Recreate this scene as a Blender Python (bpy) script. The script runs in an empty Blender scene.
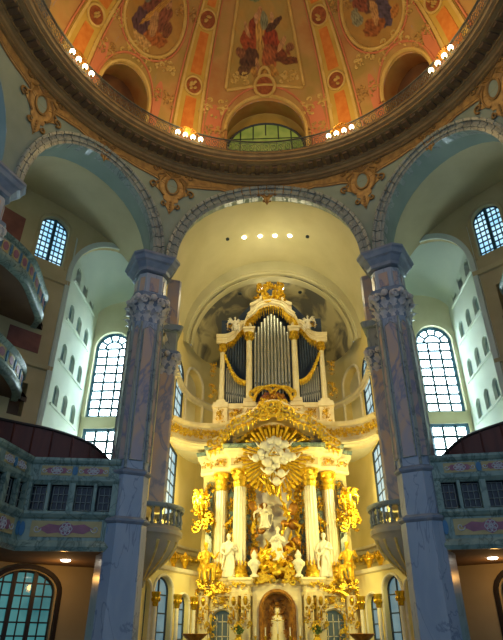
import bpy, math, random
from math import sin, cos, pi, radians as R, sqrt, atan2, degrees
from mathutils import Vector, Matrix
V = Vector
random.seed(7)
scene = bpy.context.scene
col = scene.collection

# ------------------------------------------------------------------ camera, sky, exposure
cd = bpy.data.cameras.new('camera'); cam = bpy.data.objects.new('camera', cd); col.objects.link(cam)
cd.sensor_fit = 'HORIZONTAL'; cd.sensor_width = 36; cd.lens = 36 * 550 / 503
cam.location = (0, 0, 0); cam.rotation_euler = (R(90 + 30.5), 0, R(2.38))
cd.clip_end = 300
scene.camera = cam
w = bpy.data.worlds.new('world'); scene.world = w; w.use_nodes = True
bg = w.node_tree.nodes['Background']; bg.inputs[0].default_value = (0.42, 0.62, 0.90, 1); bg.inputs[1].default_value = 0.56
vs = scene.view_settings
vs.view_transform = 'Standard'; vs.look = 'None'; vs.exposure = 0.0; vs.gamma = 1.0; vs.use_curve_mapping = False
scene.cycles.max_bounces = 8; scene.cycles.diffuse_bounces = 5
try: scene.cycles.use_denoising = True
except Exception: pass

def light(kind, name, loc, energy, color, target=None, **kw):
    ld = bpy.data.lights.new(name, kind); ld.energy = energy; ld.color = color
    for k, v in kw.items(): setattr(ld, k, v)
    o = bpy.data.objects.new(name, ld); col.objects.link(o); o.location = loc
    if target is not None:
        o.rotation_euler = (V(target) - V(loc)).to_track_quat('-Z', 'Y').to_euler()
    return o

YEL = (1.0, 0.72, 0.16); WARM = (1.0, 0.62, 0.25)
# spotlights fixed on the piers and side balconies, aimed at the altar and the organ
for sx in (-1, 1):
    light('SPOT', 'altar_spot', (sx*4.3, 24.4, 5.6), 980, (1.0, 0.87, 0.30), (sx*-.4, 29.5, 6.0), spot_size=R(115), spot_blend=.7, shadow_soft_size=.15)
    light('SPOT', 'altar_low_spot', (sx*3.9, 25.0, 2.9), 430, (1.0, 0.87, 0.30), (sx*1.6, 29.3, 1.6), spot_size=R(110), spot_blend=.7, shadow_soft_size=.15)
    light('SPOT', 'organ_spot', (sx*4.9, 25.0, 12.8), 2700, (1.0, 0.84, 0.44), (sx*-.4, 31, 14.2), spot_size=R(105), spot_blend=.8, shadow_soft_size=.2)
    light('POINT', 'choir_wall_fill', (sx*4.1, 28.6, 6.6), 330, (1.0, 0.85, 0.36), shadow_soft_size=.2)  # unseen fill light added to brighten the choir walls beside the altar
    light('POINT', 'loft_lamp', (sx*3.6, 30.5, 10.2), 60, (1.0, 0.82, 0.35), shadow_soft_size=.3)
    light('POINT', 'soffit_lamp', (sx*9.0, 24.7, 2.4), 34, (1.0, 0.50, 0.12), shadow_soft_size=.12)
light('POINT', 'vault_lamp', (0, 27.6, 19.6), 230, (1.0, 0.9, 0.55), shadow_soft_size=.5)

# ------------------------------------------------------------------ helpers
def lin(h):
    h = h.lstrip('#'); c = [int(h[i:i+2], 16)/255 for i in (0, 2, 4)]
    return tuple((x/12.92 if x <= .04045 else ((x+.055)/1.055)**2.4) for x in c)

MATS = {}
def mat(name, a, b=None, scale=2.0, rough=.6, metal=0.0, detail=5, dist=0.0, lo=.35, hi=.65, bump=0.0, c=None, emit=None, es=0, stretch=(1, 1, 1), bscale=None):
    if name in MATS: return MATS[name]
    m = bpy.data.materials.new(name); m.use_nodes = True
    nt = m.node_tree; n = nt.nodes; L = nt.links; p = n['Principled BSDF']
    p.inputs['Roughness'].default_value = rough; p.inputs['Metallic'].default_value = metal
    if b is None: b = a
    tc = n.new('ShaderNodeTexCoord'); mp = n.new('ShaderNodeMapping'); mp.inputs['Scale'].default_value = stretch
    L.new(tc.outputs['Object'], mp.inputs[0])
    nz = n.new('ShaderNodeTexNoise'); nz.inputs['Scale'].default_value = scale; nz.inputs['Detail'].default_value = detail
    nz.inputs['Distortion'].default_value = dist; L.new(mp.outputs[0], nz.inputs['Vector'])
    cr = n.new('ShaderNodeValToRGB'); L.new(nz.outputs['Fac'], cr.inputs[0]); L.new(cr.outputs[0], p.inputs['Base Color'])
    e = cr.color_ramp.elements; e[0].position = lo; e[1].position = hi
    e[0].color = (*lin(a), 1); e[1].color = (*lin(b), 1)
    if c:
        x = e.new((lo+hi)/2); x.color = (*lin(c), 1)
    if bump:
        bp = n.new('ShaderNodeBump'); bp.inputs['Strength'].default_value = bump; bp.inputs['Distance'].default_value = .03
        n2 = n.new('ShaderNodeTexNoise'); n2.inputs['Scale'].default_value = bscale or scale*4; L.new(mp.outputs[0], n2.inputs['Vector'])
        L.new(n2.outputs['Fac'], bp.inputs['Height']); L.new(bp.outputs[0], p.inputs['Normal'])
    if emit:
        p.inputs['Emission Color'].default_value = (*lin(emit), 1); p.inputs['Emission Strength'].default_value = es
    MATS[name] = m; return m

def veined(name, base, alt, vein, scale=.9, rough=.3, width=.05, stretch=(1, 1, .6)):
    m = bpy.data.materials.new(name); m.use_nodes = True
    nt = m.node_tree; n = nt.nodes; L = nt.links; p = n['Principled BSDF']; p.inputs['Roughness'].default_value = rough
    tc = n.new('ShaderNodeTexCoord'); mp = n.new('ShaderNodeMapping'); mp.inputs['Scale'].default_value = stretch; L.new(tc.outputs['Object'], mp.inputs[0])
    nz = n.new('ShaderNodeTexNoise'); nz.inputs['Scale'].default_value = scale; nz.inputs['Detail'].default_value = 6; nz.inputs['Distortion'].default_value = 1.2
    L.new(mp.outputs[0], nz.inputs['Vector'])
    cr = n.new('ShaderNodeValToRGB'); L.new(nz.outputs['Fac'], cr.inputs[0]); e = cr.color_ramp.elements
    e[0].position = .38; e[1].position = .62; e[0].color = (*lin(base), 1); e[1].color = (*lin(alt), 1)
    n2 = n.new('ShaderNodeTexNoise'); n2.inputs['Scale'].default_value = scale*.8; n2.inputs['Detail'].default_value = 4; n2.inputs['Distortion'].default_value = 2.0
    L.new(mp.outputs[0], n2.inputs['Vector'])
    c2 = n.new('ShaderNodeValToRGB'); L.new(n2.outputs['Fac'], c2.inputs[0]); e = c2.color_ramp.elements
    e[0].position = .5-width; e[0].color = (0, 0, 0, 1); e[1].position = .5+width; e[1].color = (0, 0, 0, 1)
    x = e.new(.5); x.color = (1, 1, 1, 1)
    mx = n.new('ShaderNodeMixRGB'); L.new(c2.outputs[0], mx.inputs[0]); L.new(cr.outputs[0], mx.inputs[1]); mx.inputs[2].default_value = (*lin(vein), 1)
    L.new(mx.outputs[0], p.inputs['Base Color'])
    MATS[name] = m; return m

def vcol_mat(name, rough=.7):
    m = bpy.data.materials.new(name); m.use_nodes = True; n = m.node_tree.nodes
    a = n.new('ShaderNodeVertexColor'); a.layer_name = 'Col'; m.node_tree.links.new(a.outputs[0], n['Principled BSDF'].inputs['Base Color'])
    n['Principled BSDF'].inputs['Roughness'].default_value = rough
    MATS[name] = m; return m

def glow(name, color, s):
    m = bpy.data.materials.new(name); m.use_nodes = True; n = m.node_tree.nodes; p = n['Principled BSDF']
    p.inputs['Base Color'].default_value = (.1, .1, .1, 1); p.inputs['Emission Color'].default_value = (*lin(color), 1); p.inputs['Emission Strength'].default_value = s
    p.inputs['Roughness'].default_value = .1
    MATS[name] = m; return m

def sky_glass(name, a, b, s, scale=.8):
    m = glow(name, a, s); n = m.node_tree.nodes; L = m.node_tree.links
    tc = n.new('ShaderNodeTexCoord'); nz = n.new('ShaderNodeTexNoise'); nz.inputs['Scale'].default_value = scale; nz.inputs['Detail'].default_value = 3
    L.new(tc.outputs['Object'], nz.inputs['Vector']); cr = n.new('ShaderNodeValToRGB'); L.new(nz.outputs['Fac'], cr.inputs[0])
    e = cr.color_ramp.elements; e[0].position = .4; e[1].position = .6; e[0].color = (*lin(a), 1); e[1].color = (*lin(b), 1)
    L.new(cr.outputs[0], n['Principled BSDF'].inputs['Emission Color']); return m

class MB:
    def __init__(s): s.v = []; s.f = []; s.M = Matrix.Identity(4); s.c = []; s.k = []
    def mark(s): s.k.append((len(s.v), len(s.f)))
    def add(s, p): s.v.append(tuple(s.M @ V(p))); return len(s.v)-1
    def box(s, c, d, rz=0):
        cx, cy, cz = c; x, y, z = d[0]/2, d[1]/2, d[2]/2; ca, sa = cos(rz), sin(rz); i = []
        for dz in (-z, z):
            for dx, dy in ((-x, -y), (x, -y), (x, y), (-x, y)):
                i.append(s.add((cx+dx*ca-dy*sa, cy+dx*sa+dy*ca, cz+dz)))
        a = i; s.f += [(a[3], a[2], a[1], a[0]), (a[4], a[5], a[6], a[7])]+[(a[k], a[(k+1) % 4], a[(k+1) % 4+4], a[k+4]) for k in range(4)]
    def grid(s, rows, closed=False):
        idx = [[s.add(p) for p in r] for r in rows]
        for a, b in zip(idx, idx[1:]):
            m = len(a)
            for k in range(m if closed else m-1): s.f.append((a[k], a[(k+1) % m], b[(k+1) % m], b[k]))
        return idx
    def loft(s, rings, caps=True):
        idx = s.grid(rings, True)
        if caps: s.f.append(tuple(reversed(idx[0]))); s.f.append(tuple(idx[-1]))
    def lathe(s, prof, c=(0, 0, 0), n=16, caps=True, sy=1.0):
        s.loft([[(c[0]+r*cos(2*pi*k/n), c[1]+r*sy*sin(2*pi*k/n), c[2]+z) for k in range(n)] for r, z in prof], caps)
    def tube(s, pts, r, n=6, caps=True):
        pts = [V(p) for p in pts]; m = len(pts)
        if not hasattr(r, '__len__'): r = [r]*m
        elif len(r) == 2 and m > 2: r = [r[0]+(r[1]-r[0])*i/(m-1) for i in range(m)]
        rings = []; prev = None
        for i, p in enumerate(pts):
            t = (pts[min(i+1, m-1)]-pts[max(i-1, 0)])
            if t.length < 1e-9: t = V((0, 0, 1))
            t.normalize()
            if prev is None:
                a = V((0, 1, 0)) if abs(t.y) < .9 else V((1, 0, 0)); nx = t.cross(a).normalized()
            else:
                nx = (prev-t*prev.dot(t));
                nx = nx.normalized() if nx.length > 1e-6 else t.orthogonal().normalized()
            prev = nx; ny = t.cross(nx)
            rings.append([tuple(p+(nx*cos(2*pi*k/n)+ny*sin(2*pi*k/n))*r[i]) for k in range(n)])
        s.loft(rings, caps)
    def ell(s, c, d, n=8, m=6, rot=None):
        rings = []
        for j in range(1, m):
            a = pi*j/m
            ring = [V((d[0]*sin(a)*cos(2*pi*k/n), d[1]*sin(a)*sin(2*pi*k/n), -d[2]*cos(a))) for k in range(n)]
            if rot: ring = [rot @ q for q in ring]
            rings.append([tuple(V(c)+q) for q in ring])
        idx = s.grid(rings, True)
        for end, zz in ((0, -1), (-1, 1)):
            q = V((0, 0, zz*d[2])); q = rot @ q if rot else q
            t = s.add(V(c)+q); r = idx[end]
            for k in range(n): s.f.append((r[(k+1) % n], r[k], t) if end == 0 else (r[k], r[(k+1) % n], t))
    def prism(s, out, mp, d0, d1):
        n = len(out); a = [s.add(mp(u, v, d0)) for u, v in out]; b = [s.add(mp(u, v, d1)) for u, v in out]
        s.f += [tuple(a), tuple(reversed(b))]+[(a[(k+1) % n], a[k], b[k], b[(k+1) % n]) for k in range(n)]
    def disc(s, out, mp, d0, d1, rings=4):       # star shaped patch following a curved surface, with thickness
        cu = sum(p[0] for p in out)/len(out); cv = sum(p[1] for p in out)/len(out)
        rows = [[mp(cu+(u-cu)*k/rings, cv+(v-cv)*k/rings, d1) for u, v in out] for k in range(1, rings+1)]
        rows.append([mp(u, v, d0) for u, v in out]); idx = s.grid(rows, True); c = s.add(mp(cu, cv, d1)); n = len(out)
        for k in range(n): s.f.append((idx[0][(k+1) % n], idx[0][k], c))
    def sweep(s, path, prof, closed=False, side=1, cap=True):
        n = len(path); rows = []
        for i, p in enumerate(path):
            a = path[i-1] if (i or closed) else None; b = path[(i+1) % n] if (i < n-1 or closed) else None
            ds = []
            if a: ds.append((V(p)-V(a)).normalized())
            if b: ds.append((V(b)-V(p)).normalized())
            ns = [V((d.y, -d.x))*side for d in ds]; m = sum(ns, V((0, 0))); m = m.normalized(); k = 1/max(.35, m.dot(ns[0]))
            rows.append([(p[0]+m.x*o*k, p[1]+m.y*o*k, z) for o, z in prof])
        if closed: rows.append(rows[0])
        idx = s.grid(rows)
        if cap and not closed: s.f.append(tuple(idx[0])); s.f.append(tuple(reversed(idx[-1])))
    def leaf(s, M, w, h, curl=.35, n=9):
        rows = []
        for i in range(n+1):
            t = i/n; ww = w*.5*(sin(pi*min(1, t*.85+.18)))*(1+.32*sin(t*19)); o = -curl*h*(t**2.2); z = h*(t-.35*t**4*1.2)
            rows.append([M @ V((x*ww, o-abs(x)*-.12*w, z)) for x in (-1, -.5, 0, .5, 1)])
        back = [[p+(M.to_3x3() @ V((0, .04*h+.01, 0))) for p in r] for r in rows]
        a = s.grid(rows); b = s.grid(back)
        for k in range(n): s.f.append((a[k][0], a[k+1][0], b[k+1][0], b[k][0])); s.f.append((a[k][4], b[k][4], b[k+1][4], a[k+1][4]))
    def build(s, name, m, parent=None, smooth=False, angle=40):
        if s.k:                                   # each marked piece becomes an object of its own
            ks = s.k+[(len(s.v), len(s.f))]; first = None
            if ks[0] != (0, 0): ks = [(0, 0)]+ks
            for (v0, f0), (v1, f1) in zip(ks, ks[1:]):
                if v1 == v0: continue
                q = MB(); q.v = s.v[v0:v1]; q.f = [tuple(i-v0 for i in f) for f in s.f[f0:f1]]
                o = q.build(name, m, parent, smooth, angle)
                if parent is None: struct(o)
                first = first or o
            return first
        me = bpy.data.meshes.new(name); me.from_pydata(s.v, [], s.f); me.update()
        if isinstance(m, str): m = MATS[m]
        me.materials.append(m); o = bpy.data.objects.new(name, me); col.objects.link(o)
        if smooth:
            me.polygons.foreach_set('use_smooth', [True]*len(me.polygons))
            try: me.set_sharp_from_angle(angle=R(angle))
            except Exception: pass
        if parent: o.parent = parent
        if s.c:
            a = me.color_attributes.new('Col', 'FLOAT_COLOR', 'POINT')
            for i, c in enumerate(s.c): a.data[i].color = (*c, 1)
        return o

def tag(o, label=None, cat=None, group=None, kind=None):
    if label: o['label'] = label
    if cat: o['category'] = cat
    if group: o['group'] = group
    if kind: o['kind'] = kind
    return o
def thing(name, label, cat, loc=(0, 0, 0), rz=0, group=None):
    o = bpy.data.objects.new(name, None); col.objects.link(o); o.location = loc; o.rotation_euler = (0, 0, rz)
    return tag(o, label, cat, group)
def struct(o, label=None): return tag(o, label, kind='structure')
def dup(root, loc, rz=None, label=None):
    r = root.copy(); col.objects.link(r); r.location = loc
    if rz is not None: r.rotation_euler = (0, 0, rz)
    if label: r['label'] = label
    for ch in list(root.children):
        c = ch.copy(); col.objects.link(c); c.parent = r
        for g in ch.children:
            d = g.copy(); col.objects.link(d); d.parent = c
    return r

def arc(cx, cy, rx, ry, a0, a1, n): return [(cx+rx*cos(R(a0+(a1-a0)*i/n)), cy+ry*sin(R(a0+(a1-a0)*i/n))) for i in range(n+1)]
def spiral(cx, cy, r0, r1, a0, a1, n=14): return [(cx+(r0+(r1-r0)*i/n)*cos(R(a0+(a1-a0)*i/n)), cy+(r0+(r1-r0)*i/n)*sin(R(a0+(a1-a0)*i/n))) for i in range(n+1)]
def smooth_path(pts, n=6):
    out = []; P = [V(p) for p in pts]; P = [P[0]*2-P[1]]+P+[P[-1]*2-P[-2]]
    for i in range(1, len(P)-2):
        for k in range(n):
            t = k/n; a, b, c, d = P[i-1:i+3]
            out.append(tuple(.5*((2*b)+(c-a)*t+(2*a-5*b+4*c-d)*t*t+(-a+3*b-3*c+d)*t**3)))
    out.append(tuple(P[-2])); return out

CX, CY = -.1, 12.2
def cyl(Rr):
    return lambda th, z, d=0: (CX+(Rr+d)*sin(R(th)), CY+(Rr+d)*cos(R(th)), z)
def flat(ox, oy, ux, uy):      # u along (ux,uy); d to the left-hand side away from viewer
    l = sqrt(ux*ux+uy*uy); ux /= l; uy /= l
    return lambda u, z, d=0: (ox+ux*u-uy*d, oy+uy*u+ux*d, z)

def holed_wall(mb, mp, u0, u1, z0, z1, holes, depth, nu=40, nz=1, niche=False):
    def top(h, u):
        t = max(-1, min(1, (u-h['u'])/h['w'])); return h['zs']+h.get('h', 0)*sqrt(max(0, 1-t*t))
    us = set([u0+(u1-u0)*i/nu for i in range(nu+1)])
    for h in holes:
        us = set(x for x in us if not (h['u']-h['w'] < x < h['u']+h['w']) ) if False else us
        for i in range(17): us.add(h['u']-h['w']*cos(pi*i/16))
    us = sorted(x for x in us if u0-1e-6 <= x <= u1+1e-6)
    for a, b in zip(us, us[1:]):
        if b-a < 1e-7: continue
        m = (a+b)/2; hs = sorted([h for h in holes if h['u']-h['w'] < m < h['u']+h['w']], key=lambda h: h['zb'])
        cur = [(z0, z0)]; seq = []
        lo = (z0, z0)
        for h in hs:
            seq.append((lo, (h['zb'], h['zb']))); lo = (top(h, a), top(h, b))
        seq.append((lo, (z1, z1)))
        for (la, lb), (ha, hb) in seq:
            if max(ha-la, hb-lb) < 1e-5: continue
            mb.grid([[mp(a, la+(ha-la)*k/nz, 0) for k in range(nz+1)], [mp(b, lb+(hb-lb)*k/nz, 0) for k in range(nz+1)]])
    for h in holes:
        dd = h.get('d', depth); zb = h['zb']
        out = [(h['u']-h['w'], zb)]+[(h['u']-h['w']*cos(pi*i/20), top(h, h['u']-h['w']*cos(pi*i/20))) for i in range(21)]+[(h['u']+h['w'], zb)]
        if abs(zb-z0) > 1e-5: out.append(out[0])
        mb.grid([[mp(u, z, 0) for u, z in out], [mp(u, z, dd) for u, z in out]])

def arch_out(u, w, zb, zs, h, n=16):
    return [(u-w, zb)]+[(u-w*cos(pi*i/n), zs+h*sin(pi*i/n)) for i in range(n+1)]+[(u+w, zb)]

def window(name, mp, u, w, zb, zs, h, d, cols, rows, fm, gm, bw=.05, bt=.08, us=1.0, label=None, fan=False, heavy=None, parent=None):
    """arched or square window: frame, glazing bars and one sheet of glass. us = metres per unit of u"""
    f = MB(); o = arch_out(u, w, zb, zs, h, 16) if h > 0 else [(u-w, zb), (u-w, zs), (u+w, zs), (u+w, zb)]
    b = bw/us
    def ztop(x): return zs+h*sqrt(max(0, 1-((x-u)/w)**2))
    ring = o+[o[0]]
    for (a0, a1), (b0, b1) in zip(ring, ring[1:]):
        f.tube([mp(a0, a1, d), mp(b0, b1, d)], bw*1.3, 4)
    for i in range(1, cols):
        x = u-w+2*w*i/cols; zt = (zs if fan else ztop(x)); k = 3 if heavy and i in heavy else 1
        f.prism([(x-b/2*k, zb), (x-b/2*k, zt), (x+b/2*k, zt), (x+b/2*k, zb)], mp, d-bt/2*k, d+bt/2*k)
    H = (zs if fan else zs+h)-zb
    nr = rows
    for j in range(1, nr+(1 if fan else 0)):
        z = zb+H*j/nr
        ww = w if z <= zs else w*sqrt(max(0, 1-((z-zs)/h)**2))
        f.prism([(u-ww, z-bw/2), (u-ww, z+bw/2), (u+ww, z+bw/2), (u+ww, z-bw/2)], mp, d-bt/2*1.1, d+bt/2*1.1)
    if fan:
        f.tube([mp(u-w*.5*cos(pi*i/10), zs+h*.5*sin(pi*i/10), d) for i in range(11)], bw*.7, 4)
        for k in range(1, 4+1):
            a = pi*k/5; f.tube([mp(u-w*.5*cos(a), zs+h*.5*sin(a), d), mp(u-w*cos(a), zs+h*sin(a), d)], bw*.7, 4)
    g = MB(); g.prism(o, mp, d+.03, d+.05)
    if parent is None:
        e = bpy.data.objects.new(name, None); col.objects.link(e); struct(e, label)
    else: e = parent
    f.build('window_frame', fm, e); g.build('glass_pane', gm, e)
    return e

# ------------------------------------------------------------------ materials
mat('plaster_grey', '#7b8c80', '#8a998c', scale=.6, rough=.8)
mat('plaster_tan', '#b8a678', '#c8b688', scale=.5, rough=.85)
mat('plaster_cream', '#dcd6ac', '#ece6c4', scale=.5, rough=.8)
mat('plaster_yellow', '#e2cf86', '#eedc9c', scale=.6, rough=.75)
mat('vault_cream', '#c8bf90', '#d6cda0', scale=.4, rough=.8)
mat('balcony_stone', '#b9ad92', '#a59d8c', scale=1.2, rough=.5)
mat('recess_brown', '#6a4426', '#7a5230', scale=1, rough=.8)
mat('bay_vault', '#b8ac88', '#c4b892', scale=.6, rough=.85)
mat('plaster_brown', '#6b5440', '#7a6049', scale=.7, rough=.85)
mat('panel_red', '#7d4a3e', '#935a4a', scale=1.5, rough=.8)
mat('wood_dark', '#4a211a', '#5d2c22', scale=3, rough=.45, stretch=(1, 1, .15))
veined('marble_arch', '#848f8a', '#949d95', '#626c6c', scale=1.1, width=.03)
veined('marble_blue', '#889cb2', '#9cabbb', '#6e8096', scale=.55, width=.015)
veined('marble_panel', '#a09aa2', '#bda28a', '#7d8298', scale=.7, width=.05)
veined('marble_green', '#6c8a84', '#8aa298', '#4a6662', scale=1.6, width=.05)
veined('marble_altar', '#6f8578', '#93a08a', '#3f5650', scale=1.6, width=.06)
mat('capital_stone_lit', '#b2b2b4', '#cbc7c2', scale=6, rough=.45, bump=.3)
mat('cornice_stone', '#6c7a8c', '#828e9c', scale=2, rough=.4)
mat('cornice_brown', '#8c7048', '#a08354', scale=2, rough=.6)
mat('cornice_dark', '#65503a', '#775f44', scale=2, rough=.6)
mat('gold_paint', '#bb9350', '#957040', scale=4, rough=.55, metal=.0)
mat('gold_edge', '#83622f', '#96713a', scale=4, rough=.6)
mat('gold', '#eec234', '#b08416', scale=6, rough=.32, metal=.75, bump=.2)
mat('gold_bright', '#f8d642', '#d2a020', scale=7, rough=.36, metal=.55, bump=.3)
mat('gold_old', '#c88a2c', '#8f5c1c', scale=5, rough=.42, metal=.5, bump=.3)
mat('white_gilt', '#e2d6b2', '#ece2c4', scale=4, rough=.45)
mat('statue_white', '#d6ceb4', '#e6dfc8', scale=5, rough=.5)
mat('dome_paint', '#a87240', '#9c8244', scale=.5, rough=.75, c='#b08850')
mat('dome_pink', '#c47a58', '#bd704c', scale=.8, rough=.75)
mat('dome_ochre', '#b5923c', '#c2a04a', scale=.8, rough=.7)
mat('dome_orange', '#bf6a22', '#cc8034', scale=2.5, rough=.7)
mat('dome_cream', '#cdb06a', '#bd9c54', scale=1.5, rough=.7)
mat('medallion_red', '#99562a', '#7c3e1c', scale=5, rough=.7)
mat('iron', '#55564e', '#64645a', scale=5, rough=.5, metal=.3)
mat('window_iron', '#1f4a5a', '#24505e', scale=5, rough=.5)
mat('window_dark', '#27333b', '#2f3c44', scale=5, rough=.5)
mat('window_wood', '#2c2520', '#362d26', scale=5, rough=.5)
mat('muntin_pale', '#6b7876', '#7a8684', scale=5, rough=.5)
mat('dark_glass', '#141d2b', '#1c2836', scale=2, rough=.12)
mat('niche_glass', '#6f8c92', '#7e9a9c', scale=1, rough=.5)
mat('niche_dark', '#1e2a36', '#2a3642', scale=1, rough=.6)
mat('pipe_metal', '#a9aba0', '#b9bab0', scale=3, rough=.3, metal=.8)
mat('pipe_dark', '#3f4c5c', '#4d5a68', scale=3, rough=.35, metal=.4)
mat('organ_cream', '#e6d29a', '#efe0b0', scale=3, rough=.45)
mat('organ_blue', '#2f3c50', '#3b485a', scale=2, rough=.7)
mat('cloud_art', '#6f6c5c', '#cfc28c', scale=.55, rough=.8, lo=.42, hi=.56, detail=6, dist=.8, c='#a89c74')
mat('frieze', '#d8b75c', '#ecd48a', scale=5, rough=.5, metal=.1, bump=.4)
mat('painted_beige', '#a79a68', '#b5a876', scale=3, rough=.5)
mat('painted_pink', '#96637a', '#84586c', scale=4, rough=.5)
mat('painted_blue', '#35709c', '#417ca6', scale=4, rough=.5)
mat('painted_white', '#c9cfd2', '#b8c0c8', scale=4, rough=.5)
mat('floor_stone', '#7a766c', '#8f8a7e', scale=1.5, rough=.4)
mat('tower_white', '#c9d4c6', '#d8e0d0', scale=.4, rough=.8)
mat('leaf_green', '#4f6a2c', '#6d8438', scale=8, rough=.6)
glow('bulb', '#fff2c8', 7)
glow('spot_lit', '#fff6dc', 12)
sky_glass('daylight', '#c8e6f2', '#dcf2f4', 17)
sky_glass('daylight_up', '#8ec8e8', '#b4e0f4', 1.5)
sky_glass('daylight_side', '#9cc8d8', '#c4e4ea', .9)
sky_glass('green_glass', '#7f9428', '#a3ac3c', .45, 1.2)
sky_glass('teal_glass', '#2f7f86', '#4f9ea0', .55)
sky_glass('pale_glass', '#6d98a8', '#8fb4bc', .5)
sky_glass('shop_glass', '#4e6c4c', '#708858', .18)
vcol_mat('fresco')

# ------------------------------------------------------------------ ground
m = MB(); m.grid([[(-22, -4, -1.6), (22, -4, -1.6)], [(-22, 38, -1.6), (22, 38, -1.6)]]); struct(m.build('floor', 'floor_stone'))

# ------------------------------------------------------------------ nave wall with its round arches
ZS = 16.9
ARCHES = [(0, 24.3, 5.27, 27.3, 6.0)] + [(s*48, 17.6, 4.95, 20.3, 5.55) for s in (-1, 1)] + [(s*89, 17.6, 4.95, 20.3, 5.55) for s in (-1, 1)]
W = cyl(11.5)
m = MB(); ARD = lambda c: .35 if c == 0 else 1.4
holed_wall(m, W, -112, 112, ZS, 23.35, [dict(u=c, w=a, zb=ZS, zs=ZS, h=h, d=ARD(c)) for c, a, h, A, H in ARCHES], 1.4, nu=120, nz=2)
struct(m.build('wall_nave', 'plaster_grey', smooth=True, angle=30))
for c, a, h, A, H in ARCHES[:3]:
    m = MB(); nb = 34 if c == 0 else 26
    for b in range(nb):
        t0 = pi*b/nb+.006; t1 = pi*(b+1)/nb-.006
        rows = []
        for i in range(4):
            t = t0+(t1-t0)*i/3; r = []
            for k, d in ((-.02, min(.45, ARD(c)-.05)), (-.02, -.03), (.22, -.05), (.24, -.11), (.42, -.12), (.44, -.06), (.72, -.07), (.75, -.16), (.93, -.19), (1.0, -.17), (1.0, 0)):
                r.append(W(c+(a+(A-a)*k)*cos(t), ZS+(h+(H-h)*k)*sin(t), d))
            rows.append(r)
        ix = m.grid(rows); m.f.append(tuple(ix[0])); m.f.append(tuple(reversed(ix[-1])))
    struct(m.build('trim_1', 'marble_arch', smooth=True, angle=25))

# cornice ring with modillions
m = MB(); n = 144
prof = [(11.5, 23.0), (11.36, 23.0), (11.34, 23.12), (11.22, 23.16), (11.2, 23.3), (11.08, 23.34), (11.05, 23.42), (10.98, 23.42), (10.98, 23.56), (10.45, 23.60), (10.45, 23.66), (10.25, 23.68), (10.2, 23.8), (10.05, 23.86), (10.0, 24.0), (9.92, 24.02), (9.92, 24.1), (11.6, 24.1)]
m.grid([[(CX+r*cos(2*pi*k/n), CY+r*sin(2*pi*k/n), z) for r, z in prof] for k in range(n+1)])
struct(m.build('trim_2', 'cornice_brown', smooth=True, angle=30))
m = MB(); n = 132
for k in range(n):
    a = 2*pi*k/n; m.box((CX+10.74*cos(a), CY+10.74*sin(a), 23.5), (.5, .27, .16), a)
struct(m.build('trim_3', 'cornice_dark'))
m = MB()
for rr, z in ((11.32, 23.06), (11.0, 23.4), (10.2, 23.7), (9.92, 24.08)):
    m.mark(); m.tube([(CX+rr*cos(2*pi*k/120), CY+rr*sin(2*pi*k/120), z) for k in range(121)], .028, 5)
struct(m.build('trim_4', 'gold_paint', smooth=True))

# painted gilt border below the cornice, with its cartouches
def wav(th):
    z = 23.02-.55-.17*abs(sin(R(th*13)))
    for c in (-67, -27.3, 27.3, 67): z -= .55*math.exp(-((th-c)/4.2)**2)
    for c in (-47, 0, 47): z -= .18*math.exp(-((th-c)/3)**2)
    return z
m = MB(); e = MB(); ths = [-100+i*.5 for i in range(401)]
m.grid([[W(t, 23.1, -.03) for t in ths], [W(t, 22.85, -.035) for t in ths], [W(t, wav(t), -.03) for t in ths], [W(t, wav(t), 0) for t in ths]])
o = m.build('painted_border', 'gold_paint'); tag(o, 'scalloped gold painted border running under the dark dome cornice', 'wall ornament')
e.tube([W(t, wav(t), -.03) for t in ths], .035, 4)
e.tube([W(t, wav(t)+.16, -.035) for t in ths], .02, 4); e.build('border_edge', 'gold_edge', o)
def cartouche(th0, big, label):
    S = lambda s, z, d=0: W(th0+degrees(s/11.5), z, d)
    t = thing('cartouche', label, 'wall ornament')
    g = MB(); ed = MB(); k = 1.0 if big else .45; zc = 21.75 if big else 22.35
    P = lambda x, y, d=-.05: S(x*k, zc+y*k, d)
    bod = [(0, 1.1), (.5, 1.0), (1.0, 1.15), (.75, .75), (.62, .4), (.75, .1), (1.0, -.15), (.7, -.35), (.45, -.55), (.4, -.9), (.2, -1.0), (.28, -1.3), (.1, -1.6), (0, -1.85)]
    full = bod+[(-x, y) for x, y in reversed(bod[1:-1])]
    g.disc(full, P, 0, -.045, 3)
    for q in (spiral(1.02, -.05, .26, .05, -90, 330), spiral(.98, 1.12, .24, .05, 180, -240), spiral(.36, -1.25, .17, .04, 90, -270), arc(.1, .1, .62, .85, -60, 60, 10), [(.5, .95), (.85, .7), (.72, .3), (.95, .1)]):
        for sx in (-1, 1): ed.tube([P(sx*x, y, -.06) for x, y in q], .05*k+.01, 5)
    ed.tube([P(x, y, -.07) for x, y in arc(0, .15, .36, .58, 0, 360, 20)], .06*k+.01, 5)
    for i in range(5): ed.ell(P(0, -1.0-.17*i, -.05), (.09*k, .05, .1*k), 6, 4)
    for i in range(-3, 4): ed.tube([P(0, .8, -.05), P(i*.14, 1.2-.03*abs(i), -.06)], (.03*k, .06*k), 5)
    ed.build('scrollwork', 'gold_edge', t, True); g.build('shield', 'gold_paint', t)
    inn = MB(); inn.disc(arc(0, .15, .33, .54, 0, 342, 19), P, -.045, -.06, 2); inn.build('oval_field', 'plaster_grey', t)
cartouche(-27.3, 1, 'large painted gold cartouche above the left front pier')
cartouche(27.3, 1, 'large painted gold cartouche above the right front pier')
cartouche(-66.5, 1, 'large painted gold cartouche high at far left edge')
cartouche(66.5, 1, 'large painted gold cartouche high at far right edge')
cartouche(-47, 0, 'small gold pendant ornament over the left side arch')
cartouche(47, 0, 'small gold pendant ornament over the right side arch')
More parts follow.
